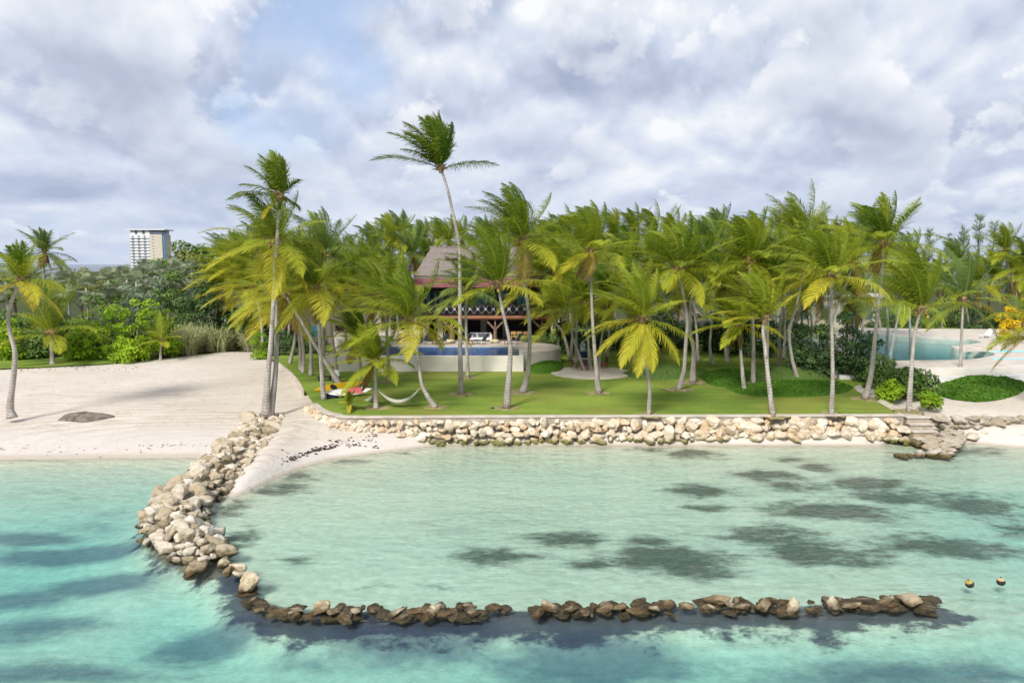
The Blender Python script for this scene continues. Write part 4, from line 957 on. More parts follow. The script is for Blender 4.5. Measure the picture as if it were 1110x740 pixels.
P3("palm beside the pool house's right end above the round hedge", [(606, 384), (604, 360)], (600, 318), 71, 5.0)
P3("palm at the pool terrace's right rim leaning left", [(618, 388), (610, 360), (600, 345)], (586, 298), 72, 5.4)
P3("palm between the big pool and the dark shrubs, trunk leaning right", [(965, 385), (970, 360)], (978, 322), 73, 4.4)
P3("palm left of the pool house half hiding its upper corner", [(432, 388), (431, 350)], (428, 306), 74, 4.1)
P3("palm with crown above the left end of the pool", [(395, 392), (394, 350)], (384, 302), 75, 4.3)
P3("palm behind the left hammock with a pale trunk top", [(376, 395), (374, 350)], (368, 320), 76, 4.0)
# the rest of the grove: copies of eight crowns on trunks of their own
PROTO = [crown_mesh(200 + i, 4.3, 18 + i % 4, .55 + .08 * (i % 5), [.05, .2, .35, .15, .5, .1, .3, .25][i], nl=40, lw=.060) for i in range(8)]
for i, c in enumerate(PROTO): c.materials.append(M['frond'] if i % 3 else M['frond_dark'])
rg = random.Random(77)
zones = [
    # (px range, py range of the crown centre, distance, step, label)
    ((585, 1000), (292, 322), (66, 72), 27, "coconut palm in the front rank of the dense grove behind the lawn"),
    ((600, 1010), (268, 292), (76, 84), 25, "coconut palm in the middle rank of the dense grove behind the lawn"),
    ((590, 960), (250, 264), (92, 104), 22, "coconut palm whose head tops the skyline of the dense grove behind the lawn"),
    ((236, 450), (288, 325), (80, 88), 26, "coconut palm in the mid-height mass of fronds left of the pool house"),
    ((236, 480), (262, 284), (95, 108), 18, "coconut palm on the skyline left of the pool house"),
    ((400, 610), (254, 270), (112, 128), 13, "small far palm on the skyline behind the thatched pool house roof"),
    ((985, 1150), (282, 322), (96, 108), 21, "coconut palm in the grove beyond the big curved pool"),
    ((1060, 1150), (268, 292), (80, 90), 34, "tall palm on the skyline at the right edge beyond the big pool"),
]
for (x0, x1), (y0, y1), (d0, d1), stp, lab in zones:
    x = x0 + rg.uniform(0, stp)
    while x < x1:
        Y = rg.uniform(d0, d1); cy = rg.uniform(y0, y1)
        if "pool house roof" in lab: cy = rg.uniform(y0, y1) + 4 * math.sin(x * .1)
        if not ("front rank" in lab and 948 < x < 1000):
            bx = x + rg.uniform(-5, 16)
            b = atY(bx, 400, Y); b.z = 1.5
            fx = 555 + 800 * b.x / (Y * 0.9945 + 0)        # the foot straight below
            root = palm(lab, [(bx, 370), (bx - rg.uniform(-2, 4), 345)], (x, cy), Y=Y, crown=PROTO[rg.randrange(8)], rot=rg.uniform(-.45, .45), scale=rg.uniform(.86, 1.14), group="palms " + " ".join(lab.split()[3:]))
        x += stp * rg.uniform(.75, 1.25)

# ------------------------------------------------------------------ shrubs, hedges, reeds, broad-leaved trees
def leaf_mesh(seed, clumps, per, size, tint=(0.1, 0.9), aspect=1.0, hull=None, droop=0.0, up=0.0):
    """clumps: list of (centre, radius vector, tint shift); leaves lie over each clump and through it"""
    r = np.random.RandomState(seed); Vs, Cs = [], []
    for c, rad, ts in clumps:
        rad = np.array(rad); n = int(per * 5.0 * (rad[0] * rad[1] + rad[1] * rad[2] + rad[0] * rad[2]) / 3)
        n = max(n, 14)
        d = nrm_(r.normal(0, 1, (n, 3))); d[:, 2] = np.abs(d[:, 2]) * np.where(r.random(n) < .78, 1, -1)
        q = (0.55 + 0.50 * r.random(n) ** 0.6)[:, None]
        p = np.array(c) + d * rad * q
        nr = nrm_(d / rad * rad.mean() + r.normal(0, .55, (n, 3)) + np.array([0, 0, .35 + up]))
        t1 = nrm_(np.cross(nr, r.normal(0, 1, (n, 3)))); t1[:, 2] -= droop; t1 = nrm_(t1); t2 = nrm_(np.cross(nr, t1))
        s = (size * .92 * r.uniform(.6, 1.3, n))[:, None]
        a, b = t1 * s * aspect, t2 * s * .62
        k = nr * s * 0.18
        Vs.append(np.stack([p - a, p + b * .9 - k, p + a, p - b * .9 - k], 1))
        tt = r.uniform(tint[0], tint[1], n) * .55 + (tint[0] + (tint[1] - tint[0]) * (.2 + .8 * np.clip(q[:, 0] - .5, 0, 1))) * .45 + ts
        Cs.append(np.repeat(np.clip(tt, 0, 2), 4))
    V = np.concatenate(Vs).reshape(-1, 3); C = np.concatenate(Cs); Q = np.arange(len(V)).reshape(-1, 4)
    return np_mesh("foliage", V, Q, None, C)
def clumps_in(r, w, d, h, n, cr, shape='dome', z0=0.0, var=.25):
    out = []
    for i in range(n):
        while True:
            x, y, z = r.uniform(-1, 1), r.uniform(-1, 1), r.uniform(0, 1)
            if shape == 'dome' and x * x + y * y + z * z > 1.02: continue
            if shape == 'ball' and x * x + y * y + (2 * z - 1) ** 2 > 1.02: continue
            break
        k = cr * r.uniform(.65, 1.35)
        out.append(((x * (w - k * .5), y * (d - k * .5), z0 + z * (h - k * .6)), (k, k, k * r.uniform(.7, .95)), r.uniform(-var, var)))
    return out
def stems_mb(r, w, h, n, rad, lean=.35):
    mb = MB()
    for i in range(n):
        a = r.uniform(0, 6.28); b = Vector((r.uniform(-.3, .3) * w, r.uniform(-.3, .3) * w, -.15))
        t = b + Vector((math.cos(a) * w * lean, math.sin(a) * w * lean, h * r.uniform(.5, .8)))
        m = b.lerp(t, .5) + Vector((r.uniform(-.15, .15) * w, r.uniform(-.15, .15) * w, 0))
        mb.tube(spline([b, m, t], 7), [rad, rad * .9, rad * .8, rad * .7, rad * .6, rad * .45, rad * .3], 6)
    return mb
def shrub(name, label, cat, loc, w, d, h, mat, seed, n=16, cr=.7, per=55, size=.16, shape='dome', tint=(.1, .9), group=None, stems=4, z0=0.05, aspect=1.0, trunk_r=.06, var=.25, droop=0.0):
    r = random.Random(seed); root = thing(name, label, cat, loc, 0, group)
    link("foliage", leaf_mesh(seed, clumps_in(r, w, d, h, n, cr, shape, z0, var), per, size, tint, aspect, droop=droop), M[mat], root)
    stems_mb(r, w, h, stems, trunk_r).build("stem", M['twig'], root, smooth=True)
    return root
def tree(label, loc, w, h, mat, seed, n=16, cr=1.3, per=26, size=.26, group=None, base=.42, name="broadleaf_tree", tint=(.1, .9), var=.25):
    r = random.Random(seed); root = thing(name, label, "tree", loc, 0, group)
    cl = clumps_in(r, w, w * .85, h * (1 - base), n, cr, 'ball', h * base, var)
    link("crown", leaf_mesh(seed, cl, per, size, tint), M[mat], root)
    mb = MB(); tp = Vector((r.uniform(-.3, .3), 0, h * .6))
    mb.tube(spline([(0, 0, -.2), (r.uniform(-.2, .2), 0, h * .3), tp], 8), [.28, .24, .22, .2, .18, .15, .12, .08], 8)
    for c, _, _ in cl[::3]:
        s = Vector((0, 0, h * r.uniform(.25, .5))); mb.tube(spline([s, s.lerp(Vector(c), .5) + Vector((0, 0, .2)), Vector(c)], 5), [.1, .08, .06, .04, .02], 5)
    mb.build("trunk", M['twig'], root, smooth=True)
    return root
def dome_hedge(label, poly_px, z0, h, seed, mat='hedge', size=.07, per=420, cat="hedge", name="hedge", group=None, exp=.45, bump=.06):
    """low clipped or creeping cover with an outline given on the ground"""
    P = W2(poly_px, z0); n0 = len(P); cx = sum(p.x for p in P) / n0; cy = sum(p.y for p in P) / n0
    ring = spline([Vector((p.x - cx, p.y - cy, 0)) for p in P] + [Vector((P[0].x - cx, P[0].y - cy, 0))], 64)[:-1]
    r = np.random.RandomState(seed); K = 12; V = []; n = len(ring)
    for k in range(K + 1):
        q = 1 - k / K
        for p in ring:
            z = h * (1 - q ** (1 / exp)) if k else -0.03
            V.append((p.x * q, p.y * q, z + (bump * mn.noise(Vector((p.x * q * .9 + seed, p.y * q * .9, 0))) if k else 0)))
    V = np.array(V); Q = []
    for k in range(K):
        for i in range(n): Q.append((k * n + i, k * n + (i + 1) % n, (k + 1) * n + (i + 1) % n, (k + 1) * n + i))
    Q = np.array(Q)
    # leaves over that surface
    A = V[Q]; ar = np.linalg.norm(np.cross(A[:, 1] - A[:, 0], A[:, 3] - A[:, 0]), axis=1) + 1e-6
    m = int(min(26000, per * ar.sum())); pick = r.choice(len(Q), m, p=ar / ar.sum()); u, v = r.random((2, m, 1))
    q4 = A[pick]; p = (q4[:, 0] * (1 - u) + q4[:, 1] * u) * (1 - v) + (q4[:, 3] * (1 - u) + q4[:, 2] * u) * v
    nr = nrm_(np.cross(q4[:, 1] - q4[:, 0], q4[:, 3] - q4[:, 0]) + 1e-6)
    p = p + nr * r.uniform(-.01, .05, (m, 1)); nr = nrm_(nr + r.normal(0, .5, (m, 3)))
    t1 = nrm_(np.cross(nr, r.normal(0, 1, (m, 3)))); t2 = np.cross(nr, t1); s = size * r.uniform(.6, 1.4, (m, 1))
    L = np.stack([p - t1 * s, p + t2 * s * .6, p + t1 * s, p - t2 * s * .6], 1).reshape(-1, 3)
    nb = mn
    big = np.array([0.5 + 0.5 * nb.noise(Vector((a[0] * .6 + seed, a[1] * .6, 3))) for a in p[:: 1]]) if m < 9000 else r.uniform(.3, .7, m)
    C = np.concatenate([np.full(len(V), .25), np.repeat(np.clip(.15 + .5 * big + r.normal(0, .18, m), 0, 1.2), 4)])
    me = np_mesh("foliage", np.concatenate([V, L]), np.concatenate([Q, np.arange(4 * m).reshape(-1, 4) + len(V)]), None, C)
    o = link(name, me, M[mat]); o.location = (cx, cy, z0)
    return tag(o, label, cat, group)

gz = 1.35
def gp(px, py, Y, z=gz):
    p = atY(px, py, Y); p.z = z; return p
# left: bright bushes behind the beach
GB = "bright green bushes behind the beach"
for i, (px, Y, w, h, lab) in enumerate([
    (100, 71.0, 2.4, 4.9, "bright lime green bush in the middle of the row behind the beach"), (128, 70.5, 2.5, 5.4, "tall bright lime green bush left of the small young palm"),
    (155, 71.5, 2.5, 6.2, "tallest lime green bush, directly behind the small young palm"), (84, 70.0, 1.5, 2.8, "low lime green bush beside the wide trunkless palm"),
    (180, 73.0, 2.0, 5.0, "lime green bush next to the reeds"), (140, 69.0, 1.8, 2.2, "low lime green bush at the edge of the grass strip"), (8, 70.0, 1.6, 4.2, "yellow-green bush behind the crooked beach palm's trunk")]):
    shrub("sea_grape_bush", lab, "bush", gp(px, 390, Y), w, w * .8, h, 'leaf_bright', 300 + i, 26, .62, 46, .17, group=GB, shape='dome', tint=(.05, 1.05), var=.3)
for i, (px, Y, w, h, mat, lab) in enumerate([
    (215, 80, 3.0, 8.0, 'leaf_dark', "large dark green bush behind the reeds"), (240, 82, 2.6, 7.2, 'leaf_dark', "dark green bush under the golden palm's fronds"), (190, 82, 2.6, 8.6, 'leaf_mid', "tall mid green bush left of the large dark one"),
    (262, 80, 2.4, 5.2, 'leaf_dark', "dark bush at the right end behind the reeds"), (40, 72, 2.0, 3.0, 'leaf_mid', "shaded green bush beneath the wide trunkless palm"), (18, 74, 2.2, 5.0, 'leaf_mid', "mid green bush behind the crooked palm at the left edge"),
    (-10, 72, 2.4, 4.4, 'leaf_mid', "mid green bush cut by the left edge of the picture"), (70, 76, 2.2, 5.0, 'leaf_mid', "mid green bush between the trunkless palm and the lime bushes"), (112, 78, 2.4, 6.4, 'leaf_mid', "mid green bush behind the lime green ones")]):
    shrub("broadleaf_bush", lab, "bush", gp(px, 390, Y), w, w * .8, h, mat, 330 + i, 30, .72, 34, .20, group="dark bushes behind the beach")
for i, (px, Y, h) in enumerate([(40, 88, 8.6), (78, 90, 8.2), (98, 86, 7.8), (122, 88, 8.6), (152, 86, 8.6), (172, 88, 9.2), (192, 85, 9.4), (212, 90, 9.6), (164, 92, 9.3), (12, 90, 8.4), (142, 92, 8.6)]):
    root = thing("fan_palm", ["silver grey fan palm in the rear thicket behind the lime bushes", "silver grey fan palm behind the large dark bush"][px > 140], "palm", gp(px, 390, Y, 1.3), 0, "silver fan palms")
    r = np.random.RandomState(400 + i); Vs = []; Cs = []
    for k in range(34):                                          # fan leaves: each a pleated half disc of blades
        a = k * 2.4; e = 1.45 - 2.5 * (k / 33) + r.normal(0, .25); c = np.array([math.cos(a) * math.cos(e), math.sin(a) * math.cos(e), math.sin(e)])
        o = np.array([0, 0, h - 1.6]) + c * r.uniform(.7, 1.6); s = nrm_(np.cross(c, [0, 0, 1.0]) + r.normal(0, .1, 3)); nn = np.cross(s, c)
        for b in np.linspace(-1.5, 1.5, 15):
            d = nrm_(c * math.cos(b) + s * math.sin(b)); tip = o + d * .95 + np.array([0, 0, -.16]) + nn * r.normal(0, .05); wv = np.cross(d, nn) * .055
            m_ = o + d * .5; Vs += [o, m_ + wv, tip, m_ - wv]; Cs += [.2 + .6 * r.random()] * 4
    link("crown", np_mesh("crown", np.array(Vs), np.arange(len(Vs)).reshape(-1, 4), None, np.array(Cs)), M['fan_leaf'], root)
    MB().tube([(0, 0, -.1), (.05, 0, h * .5), (0, 0, h - 1.4)], [.16, .12, .1], 7).build("trunk", M['trunk'], root, smooth=True)
for i, (px, Y, w, h, mat, lab) in enumerate([
    (92, 108, 5.5, 8.6, 'leaf_olive', "olive green tree on the skyline left of the white tower, further left"), (118, 112, 5.5, 8.8, 'leaf_olive', "olive green tree on the skyline directly left of the white tower"),
    (68, 116, 5, 8.0, 'leaf_olive', "low olive tree under the strip of distant sea"), (140, 104, 4.5, 7.9, 'leaf_mid', "round green tree under the foot of the white tower"),
    (199, 100, 3.4, 12.6, 'leaf_olive', "spreading olive tree with the highest crown right of the white tower"), (215, 102, 3.6, 13.0, 'leaf_mid', "green tree right of the spreading olive one"), (176, 96, 2.4, 10.0, 'leaf_mid', "tree in front of the tower's lower right corner"),
    (238, 106, 4, 12.0, 'leaf_mid', "green tree on the skyline at the grove's left edge"), (20, 112, 5.5, 9.5, 'leaf_mid', "green tree on the skyline behind the crooked beach palm"), (-20, 112, 5.5, 10, 'leaf_mid', "green tree at the left border of the skyline")]):
    tree(lab, gp(px, 390, Y, 1.3), w, h, mat, 500 + i, 22, 1.15, 17, .24, group="broad-leaved trees on the left skyline")
# grey-green buttonwood mass
for i, (px, Y, w, h) in enumerate([(150, 84, 2.4, 7.6), (178, 84, 2.4, 8.4), (206, 86, 2.4, 8.8)]):
    shrub("buttonwood", ["silvery shrub behind the lime bushes, leftmost of three", "silvery shrub in the middle of three behind the lime bushes", "silvery shrub above the large dark bush, rightmost of three"][i], "shrub", gp(px, 390, Y, 1.3), w, w, h, 'leaf_grey', 520 + i, 26, .8, 34, .15, group="silvery shrubs")
# reeds at the back of the beach, clump by clump
def reed_mesh(seed, n, w, d, h):
    r = np.random.RandomState(seed); Vs, Cs = [], []
    for k in range(n):
        b = np.array([r.uniform(-w, w), r.uniform(-d, d), 0]); hh = h * r.uniform(.55, 1.1); ln = r.normal(0, .22, 2)
        wd = .028; a = r.uniform(0, 3.14); s = np.array([math.cos(a), math.sin(a), 0]) * wd; c = .2 + r.random() * .9
        m_ = b + np.array([ln[0] * .4 * hh, ln[1] * .4 * hh, hh * .6]); t_ = b + np.array([ln[0] * hh - .12 * hh, ln[1] * hh, hh])
        Vs += [b - s, b + s, m_ + s, m_ - s, m_ - s, m_ + s, t_ + s * .2, t_ - s * .2]; Cs += [c + .5] * 2 + [c] * 6
        for j in range(6):
            q = r.uniform(.25, .95); p = b + (t_ - b) * q; a = r.uniform(0, 6.28); L = r.uniform(.35, .7)
            e = p + np.array([math.cos(a) * L * .8 - .15, math.sin(a) * L * .8, L * .45]); e2 = e + np.array([math.cos(a) * L * .5 - .12, math.sin(a) * L * .5, -L * .25]); s2 = np.array([-math.sin(a), math.cos(a), 0]) * .022
            Vs += [p - s2, p + s2, e + s2, e - s2, e - s2, e + s2, e2 + s2 * .2, e2 - s2 * .2]; Cs += [c] * 8
    return np_mesh("reed_clump", np.array(Vs), np.arange(len(Vs)).reshape(-1, 4), None, np.clip(Cs, 0, 2))
RD = [reed_mesh(600 + i, 85, .95, .7, 2.9) for i in range(3)]
for c in RD: c.materials.append(M['reed'])
rr = random.Random(5)
for i in range(13):
    px = 188 + i * 7.2; Y = np.interp(px, [188, 220, 280], [73.5, 77.0, 78.5]) + rr.uniform(-.6, 1.8)
    o = link("reed_clump", RD[i % 3], None); o.location = gp(px, 386, Y, 1.28); o.rotation_euler = (0, 0, rr.uniform(0, 6)); o.scale = (1, 1, rr.uniform(.75, 1.1) * (1 if px < 255 else .8))
    tag(o, "pale green reed clump behind the sand, " + ("left end of the reed bed" if px < 212 else "middle of the reed bed" if px < 248 else "right end under the golden palm"), "reeds", "pale reeds at the back of the beach")
shrub("trimmed_bush", "rounded yellow-green bush behind the twin palm trunks", "bush", gp(283, 389, 71.5, 1.4), 1.25, 1.2, 2.7, 'leaf_bright', 620, 26, .45, 90, .10, tint=(.1, .8), group="rounded bushes by the beach grove")
shrub("trimmed_bush", "rounded dark green bush right of the twin palm trunks", "bush", gp(311, 389, 72.5, 1.5), 1.9, 1.2, 2.6, 'leaf_dark', 621, 26, .5, 80, .11, group="rounded bushes by the beach grove")
shrub("trimmed_bush", "rounded green bush in the shade behind the diagonal palm", "bush", gp(338, 389, 74, 1.5), 1.8, 1.2, 2.4, 'leaf_dark', 622, 24, .5, 80, .11, group="rounded bushes by the beach grove")
# dark thickets between the grove trunks
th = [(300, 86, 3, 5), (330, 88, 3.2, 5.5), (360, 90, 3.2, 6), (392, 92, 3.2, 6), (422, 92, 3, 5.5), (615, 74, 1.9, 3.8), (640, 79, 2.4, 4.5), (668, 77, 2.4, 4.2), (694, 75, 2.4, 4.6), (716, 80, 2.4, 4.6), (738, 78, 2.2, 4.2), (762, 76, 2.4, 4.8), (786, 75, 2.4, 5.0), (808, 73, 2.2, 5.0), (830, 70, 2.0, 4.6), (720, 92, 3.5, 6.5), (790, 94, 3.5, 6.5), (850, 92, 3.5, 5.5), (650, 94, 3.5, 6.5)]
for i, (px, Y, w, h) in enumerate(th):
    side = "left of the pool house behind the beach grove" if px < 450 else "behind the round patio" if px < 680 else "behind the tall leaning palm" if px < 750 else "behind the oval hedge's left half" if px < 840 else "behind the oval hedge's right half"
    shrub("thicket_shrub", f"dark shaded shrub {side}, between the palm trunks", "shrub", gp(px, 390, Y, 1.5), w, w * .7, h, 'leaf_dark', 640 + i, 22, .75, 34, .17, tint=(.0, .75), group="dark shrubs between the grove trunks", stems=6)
# right: sea grapes and lighter shrubs
for i, (px, py, w, h, mat, lab, cr) in enumerate([
    (868, 408, 1.7, 4.6, 'leaf_dark', "dark green sea grape behind the right part of the oval hedge", .6), (893, 409, 1.8, 5.6, 'leaf_dark', "tall dark sea grape left of the straight pale trunk", .6), (920, 411, 1.8, 5.6, 'leaf_dark', "tall dark sea grape right of the straight pale trunk", .6),
    (941, 414, 1.4, 4.2, 'leaf_dark', "dark sea grape behind the right-leaning palm", .55), (956, 419, 1.2, 2.6, 'leaf_mid', "mid green shrub at the right-leaning palm's side", .5), (970, 428, 1.3, 2.3, 'leaf_mid', "green shrub beside the pale border path", .5),
    (1000, 433, 1.35, 2.35, 'leaf_mid', "rounded glossy shrub behind the lawn's corner palm", .48), (985, 428, 1.3, 2.1, 'leaf_mid', "shrub between the border path and the big curved pool", .5), (1008, 441, .75, 1.2, 'leaf_bright', "low yellow-green shrub right of the corner palm's foot", .35), (965, 433, .9, 1.7, 'leaf_bright', "low yellow-green shrub along the border path", .4)]):
    b = at(px, py, 1.5)
    shrub("sea_grape", lab, "shrub", b, w, w * .8, h, mat, 700 + i, 26, cr, 62, .135, tint=(.05, .95), group="shrubs at the right end of the lawn", stems=6)
# hedges and ground cover
dome_hedge("oval mown hedge mound with bright green top on the right of the lawn", [(786, 421), (815, 415.5), (860, 412.5), (905, 413), (925, 419), (918, 425), (890, 429.5), (845, 430.5), (806, 428)], LZ, .42, 1)
dome_hedge("low spreading hedge behind the tall leaning palm", [(756, 408), (775, 402), (800, 400), (818, 404), (812, 412), (795, 419), (772, 418)], LZ, .5, 2, mat='hedge')
dome_hedge("dark clipped hedge behind the oval mound", [(800, 410), (830, 404), (870, 402), (900, 404), (900, 411), (860, 412), (820, 413)], LZ, .75, 3, mat='leaf_mid')
dome_hedge("long low hedge behind the round patio", [(672, 405), (700, 400), (745, 399), (768, 402), (762, 408), (720, 411), (690, 411)], LZ, .65, 4, mat='leaf_mid')
dome_hedge("bright clipped hedge between the pool's curved end and the patio", [(570, 402), (580, 397), (600, 395.5), (611, 398), (606, 403), (585, 405)], LZ, .62, 5, exp=.25)
dome_hedge("bright green creeping ground cover mound below the big curved pool", [(1014, 420), (1030, 413), (1065, 409.5), (1100, 411), (1112, 418), (1100, 428), (1065, 434), (1035, 432), (1018, 427)], 1.45, .6, 6, size=.13, bump=.34, cat="ground cover", name="ground_cover_mound")
# casuarinas
def casuarina(label, loc, h, w, seed):
    r = np.random.RandomState(seed); root = thing("casuarina_tree", label, "tree", loc, 0, "casuarinas on the right skyline"); Vs, Cs = [], []
    mb = MB().tube([(0, 0, -.2), (0, 0, h * .5), (.1, 0, h)], [.22, .14, .03], 7)
    for k in range(70):
        q = r.uniform(.25, 1.0); b = np.array([0, 0, h * q]); a = r.uniform(0, 6.28); L = w * (1.15 - q) * r.uniform(.6, 1.2) + .35
        d = nrm_(np.array([math.cos(a), math.sin(a), .75])); e = b + d * L; mb.tube([b, (b + e) / 2 + np.array([0, 0, .05]), e], [.04, .03, .012], 4, False)
        for j in range(42):
            p = b + (e - b) * r.uniform(.25, 1.05); s = nrm_(r.normal(0, 1, 3) + np.array([-.4, 0, .5])) * r.uniform(.3, .65); n_ = nrm_(np.cross(s, r.normal(0, 1, 3))) * .022
            Vs += [p - n_, p + n_, p + s + n_ * .3, p + s - n_ * .3]; Cs += [r.uniform(.1, .9)] * 4
    link("crown", np_mesh("crown", np.array(Vs), np.arange(len(Vs)).reshape(-1, 4), None, np.array(Cs)), M['leaf_grey'], root)
    mb.build("trunk", M['twig'], root, smooth=True)
for i, (px, Y, h, w) in enumerate([(1052, 118, 16.8, 3.2), (1068, 122, 15.6, 2.6), (1036, 121, 14.8, 2.6), (1000, 124, 14.6, 1.6), (1086, 124, 14.2, 2.6), (1020, 128, 13.8, 2.0)]):
    casuarina(["feathery casuarina, tallest of the clump on the right skyline", "feathery casuarina right of the tallest one", "feathery casuarina left of the tallest one", "thin wispy casuarina top between two palms", "feathery casuarina nearest the right edge", "low wispy casuarina left of the clump"][i], gp(px, 390, Y, 1.5), h, w, 800 + i)
# yellow flowering bush by the pool
yb = at(1098, 374, 2.3)
shrub("flowering_bush", "yellow flowering bush on the terrace of the big curved pool at the right edge", "bush", yb, 1.9, 1.2, 3.3, 'yellow_leaf', 850, 24, .5, 34, .22, tint=(0, 1), z0=1.0, stems=7, trunk_r=.05)
for i, (px, Y, w, h) in enumerate([(965, 96, 3.2, 4.2), (1000, 98, 3.4, 4.5), (1062, 97, 3.4, 4.6), (1095, 94, 3.2, 4.8), (1130, 92, 3.2, 5), (1030, 104, 3.4, 6)]):
    shrub("garden_shrub", "green shrub beyond the big curved pool, " + ["leftmost", "left of the pool palm's trunk", "right of the pool palm's trunk", "behind the yellow bush", "at the right border", "tallest in the middle"][i], "shrub", gp(px, 380, Y, 1.5), w, w * .7, h, 'leaf_mid' if i % 2 else 'leaf_dark', 860 + i, 22, .8, 28, .18, group="shrubs beyond the big pool")

# ------------------------------------------------------------------ pool house, pools, other buildings
DZ = 3.0                                                     # level of the pool deck
def X_(px, Y): return atY(px, 370, Y).x
# --- pool terrace with its infinity pool
tr = thing("pool_terrace", "pale stone pool terrace with a white infinity wall and rounded right end", "terrace")
Yp = at(470, 402.5, LZ).y                                    # front wall stands here
xl, xr = X_(366, Yp), X_(567.5, Yp)
# rounded right end of the deck and the deck itself
cen = Vector((X_(545, 66.5), 66.5)); Rr = X_(608, 66.5) - cen.x
arc = [(cen.x + Rr * math.cos(a), cen.y + 4.6 * math.sin(a)) for a in np.linspace(-1.25, 1.2, 26)]
deck = [(xr + .02, Yp + 1.6)] + arc + [(cen.x, 84), (X_(360, 84), 84), (X_(366, 74), 74), (X_(388, 70), 67.3), (xr - 1.2, 67.0), (xr + .02, 65.4)]
MB().prism([(p[0], p[1]) for p in deck], 1.2, DZ).build("deck", M['deck'], tr)
MB().add([(p[0] * 1.0, p[1], z) for z in (1.2, 2.62) for p in [(a[0] - .02 * 0, a[1]) for a in arc]], []).v
# basin walls
bw = MB()
bw.box(xl, xr, Yp, Yp + .35, 1.2, 2.86)
bw.box(xr - .35, xr, Yp + .352, 67.2, 1.2, 2.862)
bw.box(xl + .0, xl + .35, Yp + .352, 67.2, 1.2, 2.864)
bw.build("infinity_wall", M['concrete'], tr, bevel=.02)
MB().box(xl + .352, xr - .352, Yp + .352, 67.35, 1.0, 1.5).build("basin_floor", M['tile_deep'], tr)
MB().box(xl + .354, xr - .354, 67.0, 67.3, 1.51, 2.90).build("basin_back", M['tile_deep'], tr)
tag(MB().box(xl + .356, xr - .356, Yp + .356, 66.99, 1.53, 2.845).build("pool_water", M['pool_deep']), kind='structure')
# left wing of the terrace wall curving back
lw_ = [(X_(352, 68), 68.0), (X_(356, 66), 65.5), (X_(362, 63), 63.6), (xl + .1, Yp + .01), (xl + .1, Yp + .33), (X_(366, 64), 64.2), (X_(361, 66), 66), (X_(357, 68), 68.4)]
MB().prism(lw_, 1.3, 2.3).build("side_wall", M['concrete'], tr)

hs = thing("pool_house", "two-storey pool house with thatched roof, maroon eaves and a dark lattice balcony above the pool", "house", (0, 0, DZ))
HY = 70.5; hx0, hx1 = X_(455, HY), X_(598, HY)
def H(mb, name, mat, bevel=0.0): return mb.build(name, M[mat] if isinstance(mat, str) else mat, hs, bevel=bevel, local=(0, 0, DZ))
fl = 5.62                                                    # upper floor level
wl = MB()
wl.box(hx0, hx1, 77.5, 77.8, DZ, 8.4); wl.box(hx0, hx0 + .25, 72.2, 77.4, DZ + .02, 8.4); wl.box(hx1 - .25, hx1, 72.2, 77.4, DZ + .02, 8.4)
wl.box(hx0 + .26, hx1 - .26, 72.9, 73.1, fl + .02, 8.6)       # upper front wall, set back behind the balcony
H(wl, "wall", 'interior')
H(MB().box(hx0 + .30, hx1 - .30, 72.86, 72.89, fl + .03, 8.55), "upper_front", 'blue_wall')
H(MB().box(hx0 - .1, hx1 + .1, HY - .05, 77.4, fl - .28, fl - .02), "balcony_floor", 'wood_dark')
H(MB().box(hx0 - .15, hx1 + .15, HY - .14, HY - .06, fl - .30, fl - .04), "balcony_beam", 'wood_red', .015)
H(MB().box(hx0 - .1, hx1 + .1, HY - .02, HY + .1, fl - .42, fl - .30), "lower_beam", 'wood_red')
# upper windows: teal shutters and glazing in the setback wall
for a, b in ((457, 467), (471, 482), (487, 498), (515, 529), (541, 552), (560, 571), (580, 592)):
    x0, x1 = X_(a, 72.9), X_(b, 72.9)
    o = H(MB().box(x0, x1, 72.80, 72.857, fl + .55, fl + 2.25), "window", 'shutter')
    m_ = MB()
    m_.box(x0 - .09, x0, 72.76, 72.856, fl + .45, fl + 2.35); m_.box(x1, x1 + .09, 72.76, 72.856, fl + .45, fl + 2.35); m_.box(x0, x1, 72.76, 72.856, fl + 2.25, fl + 2.35); m_.box((x0 + x1) / 2 - .03, (x0 + x1) / 2 + .03, 72.76, 72.798, fl + .55, fl + 2.25)
    f = m_.build("frame", M['wood_dark'], o)
    f.matrix_parent_inverse = Matrix.Identity(4); f.location = (0, 0, -DZ)
# balcony railing: dark rails, posts and pale lattice crosses
rl = MB(); la = MB(); nb_ = 17; bx = np.linspace(hx0, hx1, nb_ + 1)
rl.box(hx0, hx1, HY - .03, HY + .05, fl + .98, fl + 1.07); rl.box(hx0, hx1, HY - .03, HY + .05, fl + .10, fl + .17)
for x in bx: rl.box(x - .05, x + .05, HY - .035, HY + .055, fl, fl + 1.12)
for a, b in zip(bx[:-1], bx[1:]):
    la.bar((a + .05, HY, fl + .17), (b - .05, HY, fl + .98), .035, .03); la.bar((a + .05, HY + .032, fl + .98), (b - .05, HY + .032, fl + .17), .035, .03)
    m = (a + b) / 2; la.box(m - .13, m + .13, HY - .022, HY - .017, fl + .46, fl + .70)
H(rl, "railing", 'wood_dark'); H(la, "lattice", 'lattice')
